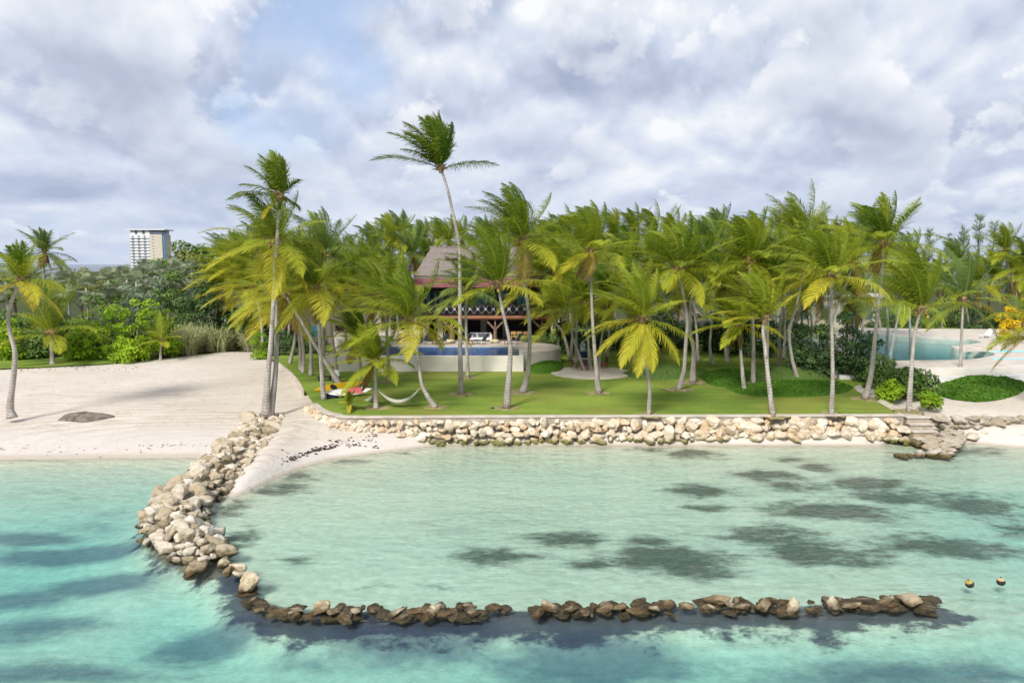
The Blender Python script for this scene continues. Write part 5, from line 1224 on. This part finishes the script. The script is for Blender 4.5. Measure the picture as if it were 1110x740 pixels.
# upper posts with brackets, ground posts branching like a Y
for px in (455.8, 475, 494, 513, 533, 553, 575, 597):
    x = X_(px, HY); m_ = MB().box(x - .11, x + .11, HY + .06, HY + .28, fl, 8.35)
    m_.bar((x, HY + .17, 7.5), (x - .65, HY + .17, 8.3), .12); m_.bar((x, HY + .17, 7.5), (x + .65, HY + .17, 8.3), .12)
    H(m_, "upper_post", 'wood_dark')
for px in (456.5, 489.5, 536.7, 587.5):
    x = X_(px, HY); m_ = MB().tube([(x, HY + .3, DZ - .02), (x, HY + .3, DZ + 1.35)], [.19, .15], 9)
    for s in (-1, 1): m_.bar((x, HY + .3, DZ + 1.2), (x + s * 1.05, HY + .3, fl - .32), .17)
    m_.bar((x, HY + .3, DZ + 1.2), (x, HY + .3, fl - .4), .14)
    H(m_, "post", 'wood_mid')
for px in (462, 477): H(MB().box(X_(px, 72) - .28, X_(px, 72) + .28, 72.0, 72.5, DZ, fl - .3), "column", 'cream')
for a, b in ((500, 507), (521, 527), (545, 549)): H(MB().box(X_(a, 74.5), X_(b, 74.5), 74.5, 74.62, DZ + .02, fl - .4), "curtain", 'curtain')
# maroon skirt below the thatch, thatch in tiers
ex0, ex1, ey0, ey1 = X_(449, 69) - .1, X_(606, 69), 69.0, 81.0
def hip(mb, x0, x1, y0, y1, z0, rx0, rx1, ry, z1, th=.0):
    v = [(x0, y0, z0), (x1, y0, z0), (x1, y1, z0), (x0, y1, z0), (rx0, ry, z1), (rx1, ry, z1)]
    f = [(0, 1, 5, 4), (1, 2, 5), (2, 3, 4, 5), (3, 0, 4)]
    if th: v += [(a, b, c - th) for a, b, c in v[:4]]; f += [(1, 0, 6, 7), (2, 1, 7, 8), (3, 2, 8, 9), (0, 3, 9, 6), (6, 9, 8, 7)]
    return mb.add(v, f)
sk = MB(); zt, zb = 9.30, 8.32
ins = 0.0
vo = [(ex0 + .35, ey0 + .35), (ex1 - .35, ey0 + .35), (ex1 - .35, ey1 - .35), (ex0 + .35, ey1 - .35)]; vi = [(ex0, ey0), (ex1, ey0), (ex1, ey1), (ex0, ey1)]
vi2 = [(ex0 - .25, ey0 - .3), (ex1 + .25, ey0 - .3), (ex1 + .25, ey1 + .3), (ex0 - .25, ey1 + .3)]
sk.add([(x, y, zt + .05) for x, y in vo] + [(x, y, zb) for x, y in vi2], [(i, i + 4, (i + 1) % 4 + 4, (i + 1) % 4) for i in range(4)] + [(0, 1, 2, 3)])
H(sk, "eaves_skirt", 'maroon')
rf = MB(); rx0, rx1 = X_(469, 75) , X_(578, 75)
hip(rf, ex0 + .12, ex1 - .12, ey0 + .22, ey1 - .22, 9.36, rx0, rx1, 75, 12.15, .28)
# subdivide for a shaggy surface
o = H(rf, "thatched_roof", 'thatch')
bm = bmesh.new(); bm.from_mesh(o.data); bmesh.ops.triangulate(bm, faces=bm.faces[:]); bmesh.ops.subdivide_edges(bm, edges=bm.edges[:], cuts=24, use_grid_fill=True)
for v in bm.verts:
    z = v.co.z; lay = (z * 1.9) % 1.0
    v.co += Vector((0, -.05, .05)) * (1 - lay) + Vector((0, 0, .09 * mn.noise(v.co * 2.0) + .05 * mn.noise(v.co * 6)))
bm.to_mesh(o.data); bm.free()
H(MB().box(rx0 - .25, rx1 + .25, 74.75, 75.25, 11.98, 12.27), "ridge_cap", 'thatch', .06)
vx0, vx1 = X_(484, 73), X_(505, 73)
dm = MB(); hip(dm, vx0, vx1, 71.9, 74.6, 11.15, vx0 + .35, vx1 - .35, 74.2, 11.95, .16)
H(dm, "roof_vent", 'thatch')

# furniture on the deck
def sofa(loc):
    t = thing("sofa", "long white outdoor sofa with dark cushions under the pool house balcony", "sofa", loc); w = 1.05
    MB().box(-w, w, -.4, .4, .12, .36).build("seat", M['fabric_white'], t, bevel=.04); MB().box(-w, w, .28, .46, .365, .80).build("backrest", M['fabric_white'], t, bevel=.04)
    for s in (-1, 1): MB().box(s * w - .09, s * w + .09, -.42, .46, .1, .6).build("armrest", M['fabric_white'], t, bevel=.03)
    for x in (-.62, -.1, .22, .66): MB().box(x - .17, x + .17, .12, .26, .40, .70).build("cushion", M['fabric_grey'], t, bevel=.05)
    for sx in (-1, 1):
        for sy in (-1, 1): MB().box(sx * (w - .12) - .03, sx * (w - .12) + .03, sy * .33 - .03, sy * .33 + .03, 0, .118).build("leg", M['wood_dark'], t)
sofa((X_(521, 71.8), 71.8, DZ))
def lounger(label, loc, rz):
    t = thing("deck_chair", label, "deck chair", loc, rz, "blue-grey deck chairs on the pool terrace")
    fr_ = MB()
    for s in (-.31, .31):
        fr_.bar((-.75, s, .34), (.45, s, .34), .05); fr_.bar((.30, s, .34), (.78, s, 1.02), .05)
    fr_.bar((-.75, -.31, .34), (-.75, .31, .34), .05); fr_.bar((.78, -.31, 1.02), (.78, .31, 1.02), .05)
    fr_.build("frame", M['fabric_grey'], t)
    MB().bar((-.72, 0, .375), (.30, 0, .375), .56, .03).build("seat", M['fabric_grey'], t)
    MB().bar((.33, 0, .40), (.78, 0, 1.03), .56, .03, (0, 0, 1)).build("backrest", M['fabric_grey'], t)
    for sx in (-.6, .38):
        for s in (-.31, .31): MB().bar((sx, s, .32), (sx + (.12 if sx < 0 else -.1), s, 0), .045).build("leg", M['white'], t)
Yd = 69.0
for px, lab in ((428, "blue-grey deck chair at the left end of the pool"), (458, "blue-grey deck chair behind the leaning palm's trunk, second along the pool"), (478, "blue-grey deck chair between the leaning palm and the tallest palm"),
                (503, "blue-grey deck chair right behind the tallest palm's trunk"), (521, "blue-grey deck chair in front of the white sofa"), (557, "blue-grey deck chair at the pool's right end behind the middle lawn palm")):
    lounger(lab, (X_(px, Yd), Yd, DZ), -.55)
for px, lab in ((488, "cream round pouf beside the left Y-shaped post"), (536, "cream round pouf at the sofa's right end")):
    t = thing("pouf", lab, "pouf", (X_(px, 70), 70, DZ), 0, "cream poufs")
    MB().tube([(0, 0, .0), (0, 0, .06), (0, 0, .24), (0, 0, .32), (0, 0, .345)], [.30, .42, .46, .38, .12], 16).build("cushion", M['fabric_cream'], t, smooth=True)
for px, lab in ((471, "small red side table by the third deck chair"), (510, "small red side table left of the chair before the sofa"), (549, "small red side table beside the right-hand deck chair")):
    t = thing("side_table", lab, "side table", (X_(px, 68.6), 68.6, DZ), 0, "red side tables on the pool terrace")
    MB().box(-.22, .22, -.22, .22, .36, .42).build("table_top", M['red'], t, bevel=.01)
    for sx in (-1, 1):
        for sy in (-1, 1): MB().box(sx * .17 - .025, sx * .17 + .025, sy * .17 - .025, sy * .17 + .025, 0, .358).build("leg", M['red'], t)
t = thing("dining_table", "teak dining table under the right end of the balcony", "table", (X_(563, 72), 72.2, DZ))
MB().box(-.85, .85, -.45, .45, .70, .76).build("table_top", M['wood_light'], t, bevel=.01)
for sx in (-1, 1):
    for sy in (-1, 1): MB().box(sx * .75 - .04, sx * .75 + .04, sy * .36 - .04, sy * .36 + .04, 0, .698).build("leg", M['wood_light'], t)
def dchair(label, loc, rz):
    t = thing("dining_chair", label, "chair", loc, rz, "teak dining chairs")
    MB().box(-.24, .24, -.24, .24, .42, .47).build("seat", M['wood_light'], t); b = MB().box(-.24, .24, .20, .25, .72, 1.0)
    for x in (-.15, 0, .15): b.box(x - .03, x + .03, .21, .24, .472, .718)
    b.build("backrest", M['wood_light'], t)
    for sx in (-1, 1):
        for sy in (-1, 1): MB().box(sx * .21 - .025, sx * .21 + .025, sy * .21 - .025, sy * .21 + .025, 0, .418).build("leg", M['wood_light'], t)
for px, rz, lab in ((556.5, math.pi, "teak dining chair at the left of the table under the balcony"), (563, math.pi, "teak dining chair in the middle of the table's front side"), (570, math.pi, "teak dining chair at the right of the table under the balcony")):
    dchair(lab, (X_(px, 71.4), 71.4, DZ), rz)
t = thing("planter_box", "square timber planter behind the leftmost deck chair", "planter", (X_(441, 71.5), 71.5, DZ))
MB().box(-.32, .32, -.32, .32, 0, .55).build("box", M['wood_light'], t, bevel=.02); link("plant", leaf_mesh(900, [((0, 0, .75), (.35, .35, .35), 0)], 400, .09), M['leaf_dark'], t)
for i, (px, Y, h) in enumerate(((452, 70.2, .8), (466, 71.5, .9), (484, 71.6, .8), (590, 70.2, 1.2), (600, 69.6, 1.1))):
    shrub("terrace_plant", "leafy green plant on the terrace, " + ["left of the house corner", "between the two pale columns", "before the left Y-shaped post", "by the right-hand Y-shaped post", "at the terrace's rounded end"][i], "plant", (X_(px, Y), Y, DZ), .5, .4, h, 'leaf_mid', 905 + i, 10, .25, 160, .09, stems=3, trunk_r=.02)

# --- thatched bungalow left of the pool house, round palapa roof in the grove, white villa behind
def hut(label, x, Y, w, d, zw, ze, zr, wall, name="thatched_bungalow", door=True):
    t = thing(name, label, "house", (x, Y, 1.5))
    if wall: MB().box(-w / 2 + .6, w / 2 - .6, -d / 2 + .6, d / 2 - .6, -.1, ze - 1.4).build("wall", M[wall], t)
    if door:
        MB().box(-.5, .5, -d / 2 + .53, -d / 2 + .597, 0, 2.1).build("door", M['wood_dark'], t)
        for s in (-1, 1): MB().box(s * w * .28 - .6, s * w * .28 + .6, -d / 2 + .53, -d / 2 + .597, .9, 2.1).build("window", M['shutter'], t)
    m_ = MB(); hip(m_, -w / 2, w / 2, -d / 2, d / 2, ze - 1.5, -w / 2 + d * .38, w / 2 - d * .38, 0, zr - 1.5, .25)
    o = m_.build("thatched_roof", M['thatch'], t)
    bm = bmesh.new(); bm.from_mesh(o.data); bmesh.ops.triangulate(bm, faces=bm.faces[:]); bmesh.ops.subdivide_edges(bm, edges=bm.edges[:], cuts=12, use_grid_fill=True)
    for v in bm.verts: v.co += Vector((0, 0, .12 * mn.noise(v.co * 2.0) + .05 * mn.noise(v.co * 6)))
    bm.to_mesh(o.data); bm.free()
    return t
hut("thatched bungalow with cream walls hidden in the palms left of the pool house", X_(376, 86), 86, 10.5, 8, 1, 6.4, 11.0, 'cream')
pv = hut("small thatched shelter on posts between the grove trunks right of the tall leaning palm", X_(738, 82), 82, 4.4, 4.4, 1, 4.4, 6.8, None, "thatched_shelter", False)
for sx in (-1, 1):
    for sy in (-1, 1): MB().tube([(sx * 1.5, sy * 1.5, -.1), (sx * 1.5, sy * 1.5, 3.0)], .09, 7).build("post", M['wood_mid'], pv)
vl = thing("white_villa", "far white villa with a blue-grey roof at the left of the pool house ridge", "house", (X_(462, 122), 122, 1.5))
MB().box(-1.9, 1.9, 0, 4, -.1, 10.2).build("wall", M['white'], vl)
m_ = MB(); hip(m_, -2.3, 2.3, -.4, 4.4, 10.25, -1, 1, 2, 11.3, .15); m_.build("roof", M['slate_band'], vl)
for s in (-1, 1): MB().box(s * .9 - .45, s * .9 + .45, -.06, -.003, 8.2, 9.5).build("window", M['glass_blue'], vl)
cv = thing("cream_villa", "long cream villa behind the dark sea grapes at the back of the grove", "house", (X_(905, 104), 104, 1.5))
MB().box(-6.2, 6.2, 0, 6, -.1, 4.4).build("wall", M['cream'], cv)
MB().box(-6.6, 6.6, -.5, 6.4, 4.402, 4.75).build("roof", M['concrete'], cv)
for k, x in enumerate((-4.6, -1.6, 4.4)): MB().box(x - .6, x + .6, -.07, -.003, 1.2, 3.2).build("window", M['glass_dark'], cv)
pa = thing("parasol", "turquoise parasol in front of the cream villa behind the sea grapes", "parasol", (X_(917, 98), 98, 1.5))
MB().tube([(0, 0, -.05), (0, 0, 4.1)], .04, 7).build("pole", M['white'], pa)
ca = MB(); ca.add([(math.cos(k * math.pi / 4) * .95, math.sin(k * math.pi / 4) * .95, 3.3) for k in range(8)] + [(0, 0, 4.05)], [(k, (k + 1) % 8, 8) for k in range(8)]); ca.build("canopy", M['glass_blue'], pa)

# --- distant tower
def tower():
    Y = 900.0; x0, x1 = X_(146.5, Y), X_(182.5, Y); c = Vector(((x0 + x1) / 2, Y, 2.0)); w = (x1 - x0) / 2
    t = thing("hotel_tower", "distant white high-rise tower with a flat overhanging roof, beyond the trees", "tower", c, 0.0)
    top = atY(160, 248.5, Y).z - 2.0; z0 = -2
    xs = w * .18
    MB().box(-w, xs, 0, 22, z0, top - 6.2).build("facade", M['white'], t)
    MB().box(xs + .05, w * .93, -.6, 22.4, z0, top - 6.2).build("stair_block", M['cream'], t)
    MB().box(w * .93 + .05, w, 1.2, 5, z0, top - 4.0).build("glass_bay", M['glass_blue'], t)
    MB().box(-w * .96, w * .9, .8, 21, top - 6.15, top - 1.2).build("penthouse", M['white'], t)
    MB().box(xs + .4, w * .98, .0, 8, top - 6.1, top - 1.25).build("penthouse_glazing", M['slate_band'], t)
    for x in (-w * .62, -w * .18): MB().box(x - 1.5, x + 1.5, .6, .79, top - 5.9, top - 1.8).build("window", M['slate_band'], t)
    MB().box(-w * 1.14, w * 1.16, -2.2, 23, top - 1.19, top + .1).build("roof", M['white'], t, bevel=.2)
    nf = 12; fh = (top - 7) / nf
    for k in range(nf):
        z = k * fh
        b = MB().box(-w * 1.02, xs - .2, -1.5, -.01, z + .02, z + .45); b.box(-w * 1.02, -w * 1.02 + .3, -1.5, -.02, z + .45, z + 1.3)
        b.build("balcony", M['white'], t)
        for x in (-.80, -.45, -.10): MB().box(w * x - 1.5, w * x + 1.3, -.06, -.003, z + .6, z + fh - .7).build("window", M['glass_dark'], t)
        MB().box(xs + 3.2, xs + 5.6, -.68, -.603, z + 1.1, z + 2.0).build("window", M['glass_dark'], t)
tower()

# --- big curved pool on the right
LP = 2.30
lp = thing("lagoon_terrace", "big curved pool terrace with pale rim and white retaining wall at the right", "terrace")
water_px = [(925, 392), (960, 392), (1000, 391.5), (1035, 391), (1060, 389.5), (1074, 387), (1078, 384.5), (1070, 382), (1052, 379.5), (1036, 378), (1032, 376.3), (1045, 374.8), (1060, 372.5), (1062, 371), (1050, 368.5), (1020, 366.5), (990, 364.8), (960, 363), (925, 361)]
wp = spline([Vector((p.x, p.y, 0)) for p in W2(water_px, LP)] , 90)
front = W2([(905, 399), (960, 399.6), (1010, 400), (1050, 400), (1090, 399), (1130, 396)], LP)
fl_ = spline([Vector((p.x, p.y, 0)) for p in front], 30)
rear = W2([(1180, 360), (1080, 357.5), (1000, 357), (905, 356)], LP)
# rim: front strip, right area, rear strip built as one flat slab with the basin cut out
def fill_between(outer, hole, z, mat, name, parent):
    bm = bmesh.new()
    vo = [bm.verts.new((p[0], p[1], z)) for p in outer]; vh = [bm.verts.new((p[0], p[1], z)) for p in hole]
    es = [bm.edges.new((vo[i], vo[(i + 1) % len(vo)])) for i in range(len(vo))] + [bm.edges.new((vh[i], vh[(i + 1) % len(vh)])) for i in range(len(vh))]
    bmesh.ops.triangle_fill(bm, use_beauty=True, edges=es)
    for f in bm.faces:
        f.normal_update()
        if f.normal.z < 0: f.normal_flip()
    ret = bmesh.ops.extrude_face_region(bm, geom=bm.faces[:]); 
    for v in [g for g in ret["geom"] if isinstance(g, bmesh.types.BMVert)]: v.co.z -= 1.0
    bmesh.ops.recalc_face_normals(bm, faces=bm.faces[:])
    me = bpy.data.meshes.new(name); bm.to_mesh(me); bm.free(); return link(name, me, mat, parent)
outer = [(p.x, p.y) for p in fl_] + [(p.x, p.y) for p in rear]
fill_between(outer, [(p.x, p.y) for p in wp], LP + .10, M['deck'], "pool_rim", lp)
MB().prism([(p.x, p.y) for p in fl_] + [(p.x, p.y + 1.2) for p in fl_[::-1]], .9, LP - .95).build("retaining_wall", M['concrete'], lp)
ribbon([Vector((p.x, p.y - .02, 0)) for p in fl_], -.3, .06, 1.0, LP + .115).build("pool_wall", M['concrete'], lp)
ribbon([Vector((p.x, p.y - .9, 0)) for p in fl_], -.3, .06, 1.0, LP - .42).build("lower_wall", M['white'], lp)
bx0, bx1, by0, by1 = min(p.x for p in wp) - .1, max(p.x for p in wp) + .1, min(p.y for p in wp) - .1, max(p.y for p in wp) + .1
MB().box(bx0, bx1, by0, by1, 1.57, 1.64).build("basin_floor", M['tile_pool'], lp)
_wb = MB().box(bx0 + .02, bx1 - .02, by0 + .02, by1 - .02, 1.66, LP - .02)
tag(_wb.build("lagoon_water", M['pool_water']), kind='structure')
for k, (a, b, c, d) in enumerate([(1068, 379, 1112, 376.5), (1074, 388, 1125, 384.5)]):          # shallow ledges of water on the terrace
    w_ = W2([(a, b), (c, b + 1), (c, d + 5), (a + 4, d + 5)], LP + .104)
    tag(sheet("shallow_pool", [(p.x, p.y) for p in w_], LP + .112 + .002 * k, M['tile_pool'], px=False), kind='structure')
stp = thing("pool_steps", "low pale steps between the two shallow basins of the curved pool", "steps")
for k in range(2):
    w_ = W2([(1040 + 8 * k, 381.5 - 2.6 * k), (1082, 380.5 - 2.4 * k), (1082, 379.3 - 2.4 * k), (1040 + 8 * k, 380.0 - 2.6 * k)], LP + .12)
    MB().prism([(p.x, p.y) for p in w_], LP + .115, LP + .20 + .1 * k).build("step", M['deck'], stp)
pb = at(1099, 369.5, LP)
pl = thing("planter_wall", "dark low planter wall under the yellow flowering bush", "planter", (pb.x, pb.y, LP + .1))
MB().box(-1.7, 1.9, -.25, .25, 0, .34).build("wall", M['wood_dark'], pl, bevel=.02); MB().box(-1.8, 2.0, -.3, .3, .345, .40).build("coping", M['navy'], pl)
lounge = at(1068, 366, LP + .1)
t = thing("sun_lounger", "white sun lounger on the terrace beyond the curved pool", "sun lounger", lounge, .4)
MB().box(-.9, .4, -.33, .33, .28, .36).build("seat", M['white'], t, bevel=.02); MB().bar((.4, 0, .33), (1.0, 0, .95), .62, .07).build("backrest", M['white'], t)
for sx in (-.8, .35):
    for s in (-.28, .28): MB().box(sx - .03, sx + .03, s - .03, s + .03, 0, .278).build("leg", M['white'], t)

# --- round patio on the lawn
pc = at(641, 404.0, LZ); pr = at(685, 404.0, LZ).x - pc.x
MB_ = MB().tube([(pc.x, pc.y, LZ - .1), (pc.x, pc.y, LZ + .06)], pr, 56); ptio = MB_.build("patio", M['deck']); tag(ptio, kind='structure')
for v in ptio.data.vertices: v.co.y = pc.y + (v.co.y - pc.y) * 1.05
pz = LZ + .06
t = thing("patio_table", "small stone-topped table on the round patio", "table", at(631, 397.5, pz))
MB().box(-.85, .85, -.4, .4, .66, .73).build("table_top", M['coping'], t, bevel=.02)
for s in (-.6, .6): MB().box(s - .12, s + .12, -.25, .25, 0, .658).build("leg", M['coping'], t)
def pchair(label, loc, rz):
    t = thing("patio_chair", label, "chair", loc, rz, "red-brown chairs on the round patio")
    MB().box(-.25, .25, -.25, .25, .40, .46).build("seat", M['red'], t); MB().box(-.25, .25, .2, .25, .465, .92).build("backrest", M['wood_dark'], t)
    for sx in (-1, 1):
        for sy in (-1, 1): MB().box(sx * .21 - .03, sx * .21 + .03, sy * .21 - .03, sy * .21 + .03, 0, .398).build("leg", M['red'], t)
pchair("red-brown chair left of the small table on the round patio", at(622, 399, pz), 1.5)
pchair("red-brown chair right of the tall straight palm on the round patio", at(655, 399, pz), -1.4)
pchair("red-brown chair in front of the patio table", at(633, 401, pz), 3.0)
um = thing("furled_parasol", "furled blue and white parasol standing behind the round patio's table", "parasol", at(631.5, 394.8, pz))
MB().tube([(0, 0, 0), (0, 0, 2.1)], .03, 8).build("pole", M['white'], um)
fc = MB(); rr_ = [.08, .22, .25, .21, .24, .17, .06]
fc.tube([(0.02 * ((-1) ** k), 0, 1.05 + .17 * k) for k in range(7)], rr_, 10); fc.build("canopy", M['blue_pattern'], um)
nc = thing("navy_chair", "navy canvas chair under the furled blue and white parasol", "chair", at(634.5, 396.0, pz), .3)
MB().box(-.3, .3, -.25, .3, .40, .47).build("seat", M['navy'], nc); MB().bar((0, .28, .46), (0, .42, 1.15), .62, .06).build("backrest", M['navy'], nc)
for sx in (-1, 1):
    for sy in (-1, 1): MB().box(sx * .26 - .025, sx * .26 + .025, sy * .22 - .025 + .03, sy * .22 + .025 + .03, 0, .398).build("leg", M['wood_dark'], nc)

# ------------------------------------------------------------------ beach things
def hull_loft(L, W, hgt, up, mat, name, parent, z=0.0, n=22, m=10, flatbottom=False):
    """pointed boat or board shape along x"""
    V = []; 
    for i in range(n + 1):
        q = -1 + 2 * i / n; w = W * max(.02, (1 - abs(q) ** 2.6)); hh = hgt * (1 - .75 * abs(q) ** 3); rise = up * abs(q) ** 2.5
        for j in range(m):
            a = 2 * math.pi * j / m; V.append((q * L, math.cos(a) * w, z + rise + math.sin(a) * hh * (.5 if math.sin(a) > 0 else 1)))
    F = [(i * m + j, i * m + (j + 1) % m, (i + 1) * m + (j + 1) % m, (i + 1) * m + j)[::-1] for i in range(n) for j in range(m)] + [tuple(range(m)), tuple(range(n * m, n * m + m))[::-1]]
    return MB().add(V, F).build(name, mat, parent, smooth=True)
a, b = at(338, 430.5, LZ), at(391, 421, LZ); d = b - a
k = thing("kayak", "yellow kayak lying on the lawn edge behind the white board", "kayak", (a + b) / 2 + Vector((0, 0, .22)), math.atan2(d.y, d.x)); k.rotation_euler.x = .75
hull_loft(d.length / 2, .40, .22, .18, M['kayak'], "hull", k, .24)
MB().tube([(-.5, 0, .33), (-.5, 0, .375)], .26, 14).build("cockpit_rim", M['black'], k)
a, b = at(350, 432.0, LZ), at(403, 427.5, LZ); d = b - a
k = thing("paddle_board", "white and coral pink paddle board lying in front of the yellow kayak", "board", (a + b) / 2 + Vector((0, 0, .15)), math.atan2(d.y, d.x)); k.rotation_euler.x = .45
hull_loft(d.length / 2, .42, .10, .10, M['white'], "board", k, .22)
MB().box(-.10, d.length * .29, -.335, .335, .255, .292).build("deck_pad", M['pink'], k, bevel=.02)
MB().box(-d.length / 2 * .95, d.length / 2 * .1, -.30, .30, .02, .10).build("underside_pad", M['navy'], k, bevel=.03)
# hammocks
def hammock(label, A, B, sag, wid, group):
    t = thing("hammock", label, "hammock", A, 0, group); n = 26; V = []; m = 7; d = B - A; sd = Vector((-d.y, d.x, 0)).normalized(); V1 = []
    for i in range(n + 1):
        q = i / n; c = d * q + Vector((0, 0, -sag * 4 * q * (1 - q))); w = wid * math.sin(math.pi * min(1, max(0, (q - .04) / .92))) ** .8 + .012
        for j in range(m):
            s = -1 + 2 * j / (m - 1); V.append(c + sd * (s * w * .55) + Vector((0, 0, (s * s - 1) * w * .45 + w * .2)))
    F = [(i * m + j, i * m + j + 1, (i + 1) * m + j + 1, (i + 1) * m + j) for i in range(n) for j in range(m - 1)]
    o = MB().add(V, F).build("net", M['net'], t, smooth=True); s = o.modifiers.new("thickness", 'SOLIDIFY'); s.thickness = .012
    MB().tube([V[3] - Vector((0.03, 0, 0)), d * 0.02 + Vector((-.02, 0, .05))], .02, 6).build("rope", M['net'], t)
    MB().tube([V[n * m + 3], d + Vector((.03, 0, .05))], .02, 6).build("rope", M['net'], t)
yA = at(407.5, 442, LZ).y
hA = atY(407.8, 420, yA); hB = atY(457.5, 417.5, at(472, 441, LZ).y)
hammock("white net hammock slung from the short palm to the leaning palm", hA, hB, 1.0, .55, "white net hammocks")
hC = atY(391.5, 414.5, at(392, 421, LZ).y)
hammock("white net hammock slung between the slim palm and the short palm", hC, atY(407, 424, yA), .95, .62, "white net hammocks")
# bags by the leaning trunks, low dark bench
bg = thing("kit_bag", "white and grey kit bag propped against the foot of the grove palm", "bag", at(364.5, 414, LZ))
MB().box(-.32, .32, -.2, .2, 0, .42).build("body", M['fabric_grey'], bg, bevel=.1); MB().box(-.28, .30, -.17, .17, .425, .92).build("top_pack", M['white'], bg, bevel=.12); MB().tube([(-.15, -.19, .7), (-.2, -.27, .5), (-.15, -.21, .25)], .025, 6).build("strap", M['black'], bg)
be = thing("bench", "low dark bench on the grass between the grove trunks", "bench", at(352, 412.5, LZ))
MB().box(-.5, .5, -.25, .25, .26, .36).build("seat", M['black'], be, bevel=.03)
for s in (-.4, .4): MB().box(s - .05, s + .05, -.2, .2, 0, .258).build("leg", M['black'], be)
sp_ = at(378, 446, LZ)
palm("tiny yellow-green palm sapling at the front of the board and kayak", [(378, 445), (378, 440)], (378, 437), crown=crown_mesh(90, .95, 9, .1, .6, nl=18, lw=.05), rad=.05, group="palm saplings", flare=1.2)
# heap of dead seaweed on the open beach
mp = at(92, 449, 0.95); n = 40; V = []
rs = np.random.RandomState(4)
for i in range(11):
    q = i / 10
    for j in range(n):
        a_ = 2 * math.pi * j / n; rr = 1 - q
        x, y = math.cos(a_) * 1.75 * rr * (1 + .12 * math.sin(3 * a_ + 1)), math.sin(a_) * 1.0 * rr * (1 + .1 * math.sin(4 * a_))
        z = .34 * (1 - rr ** 1.8) + .16 * mn.noise(Vector((x * 1.8, y * 1.8, 1))) * (1 - rr ** 4) + .05 * mn.noise(Vector((x * 6, y * 6, 2)))
        V.append((x, y, z - (.06 if i == 0 else 0)))
F = [(i * n + j, i * n + (j + 1) % n, (i + 1) * n + (j + 1) % n, (i + 1) * n + j) for i in range(10) for j in range(n)]
o = MB().add(V, F).build("seaweed_heap", M['mound'], smooth=True); o.location = (mp.x, mp.y, ground(mp.x, mp.y) + .02); tag(o, "low heap of rotted grey seaweed on the open beach", "seaweed heap")
# wrack scattered along the swash line
rw = random.Random(9); V = []; F = []
def speck(x, y, s):
    z = ground(x, y) + .012; k0 = len(V); m = 6; a0_ = rw.uniform(0, 6.28)
    for j in range(m): V.append((x + math.cos(j / m * 6.28) * s * rw.uniform(.7, 1.6), y + math.sin(j / m * 6.28) * s * rw.uniform(.5, 1.0), z - .01))
    V.append((x, y, z + s * .45)); F.extend([(k0 + j, k0 + (j + 1) % m, k0 + m) for j in range(m)])
for i in range(170):
    tq = rw.random(); px = 305 + 105 * tq; py = np.interp(tq, [0, .3, .6, 1], [491, 486, 482, 478]) + rw.gauss(0, 4.0); p = at(px, py, .45); p = at(px, py, max(.05, ground(p.x, p.y)))
    if ground(p.x, p.y) > .03: speck(p.x, p.y, rw.uniform(.03, .11) * (1.15 if .1 < tq < .6 else .8))
for i in range(60):
    px = rw.uniform(0, 225); py = 484 + rw.gauss(0, 1.6) - (4 if px > 160 else 0); p = at(px, py, .35); speck(p.x, p.y, rw.uniform(.025, .065))
for i in range(50):
    px = rw.uniform(20, 150); py = rw.uniform(398, 404); p = at(px, py, 1.2); speck(p.x, p.y, rw.uniform(.03, .1))
tag(MB().add(V, F).build("seaweed", M['weed']), "scraps of dark seaweed strewn along the swash line", "seaweed", kind='stuff')
# mooring buoys
for (px, py, top, lab, tl) in ((1051, 632.5, 'buoy_top', "dark fouled mooring buoy with a bright yellow top, nearer of the pair", .5), (1085, 630, 'buoy_pale', "brown fouled mooring buoy with a faded pale top, further right of the pair", .15)):
    p = at(px, py, 0); t = thing("mooring_buoy", lab, "buoy", (p.x, p.y, .0), 0, "mooring buoys"); t.rotation_euler = (0, -tl * .8, 0); t.scale = (.85,) * 3
    for nm, z0_, z1_, mt in (("float", -.16, .075, 'buoy'), ("top", .075, .155, top)):
        zz = np.linspace(z0_, z1_, 9); rr = [max(.006, math.sqrt(max(0, .16 ** 2 - z * z))) * (1.015 if nm == "top" else 1) for z in zz]
        MB().tube([(0, 0, z) for z in zz], rr, 18).build(nm, M[mt], t, smooth=True)
    MB().tube([(0, 0, .15), (0, 0, .185)], .025, 8).build("eye", M['black'], t)
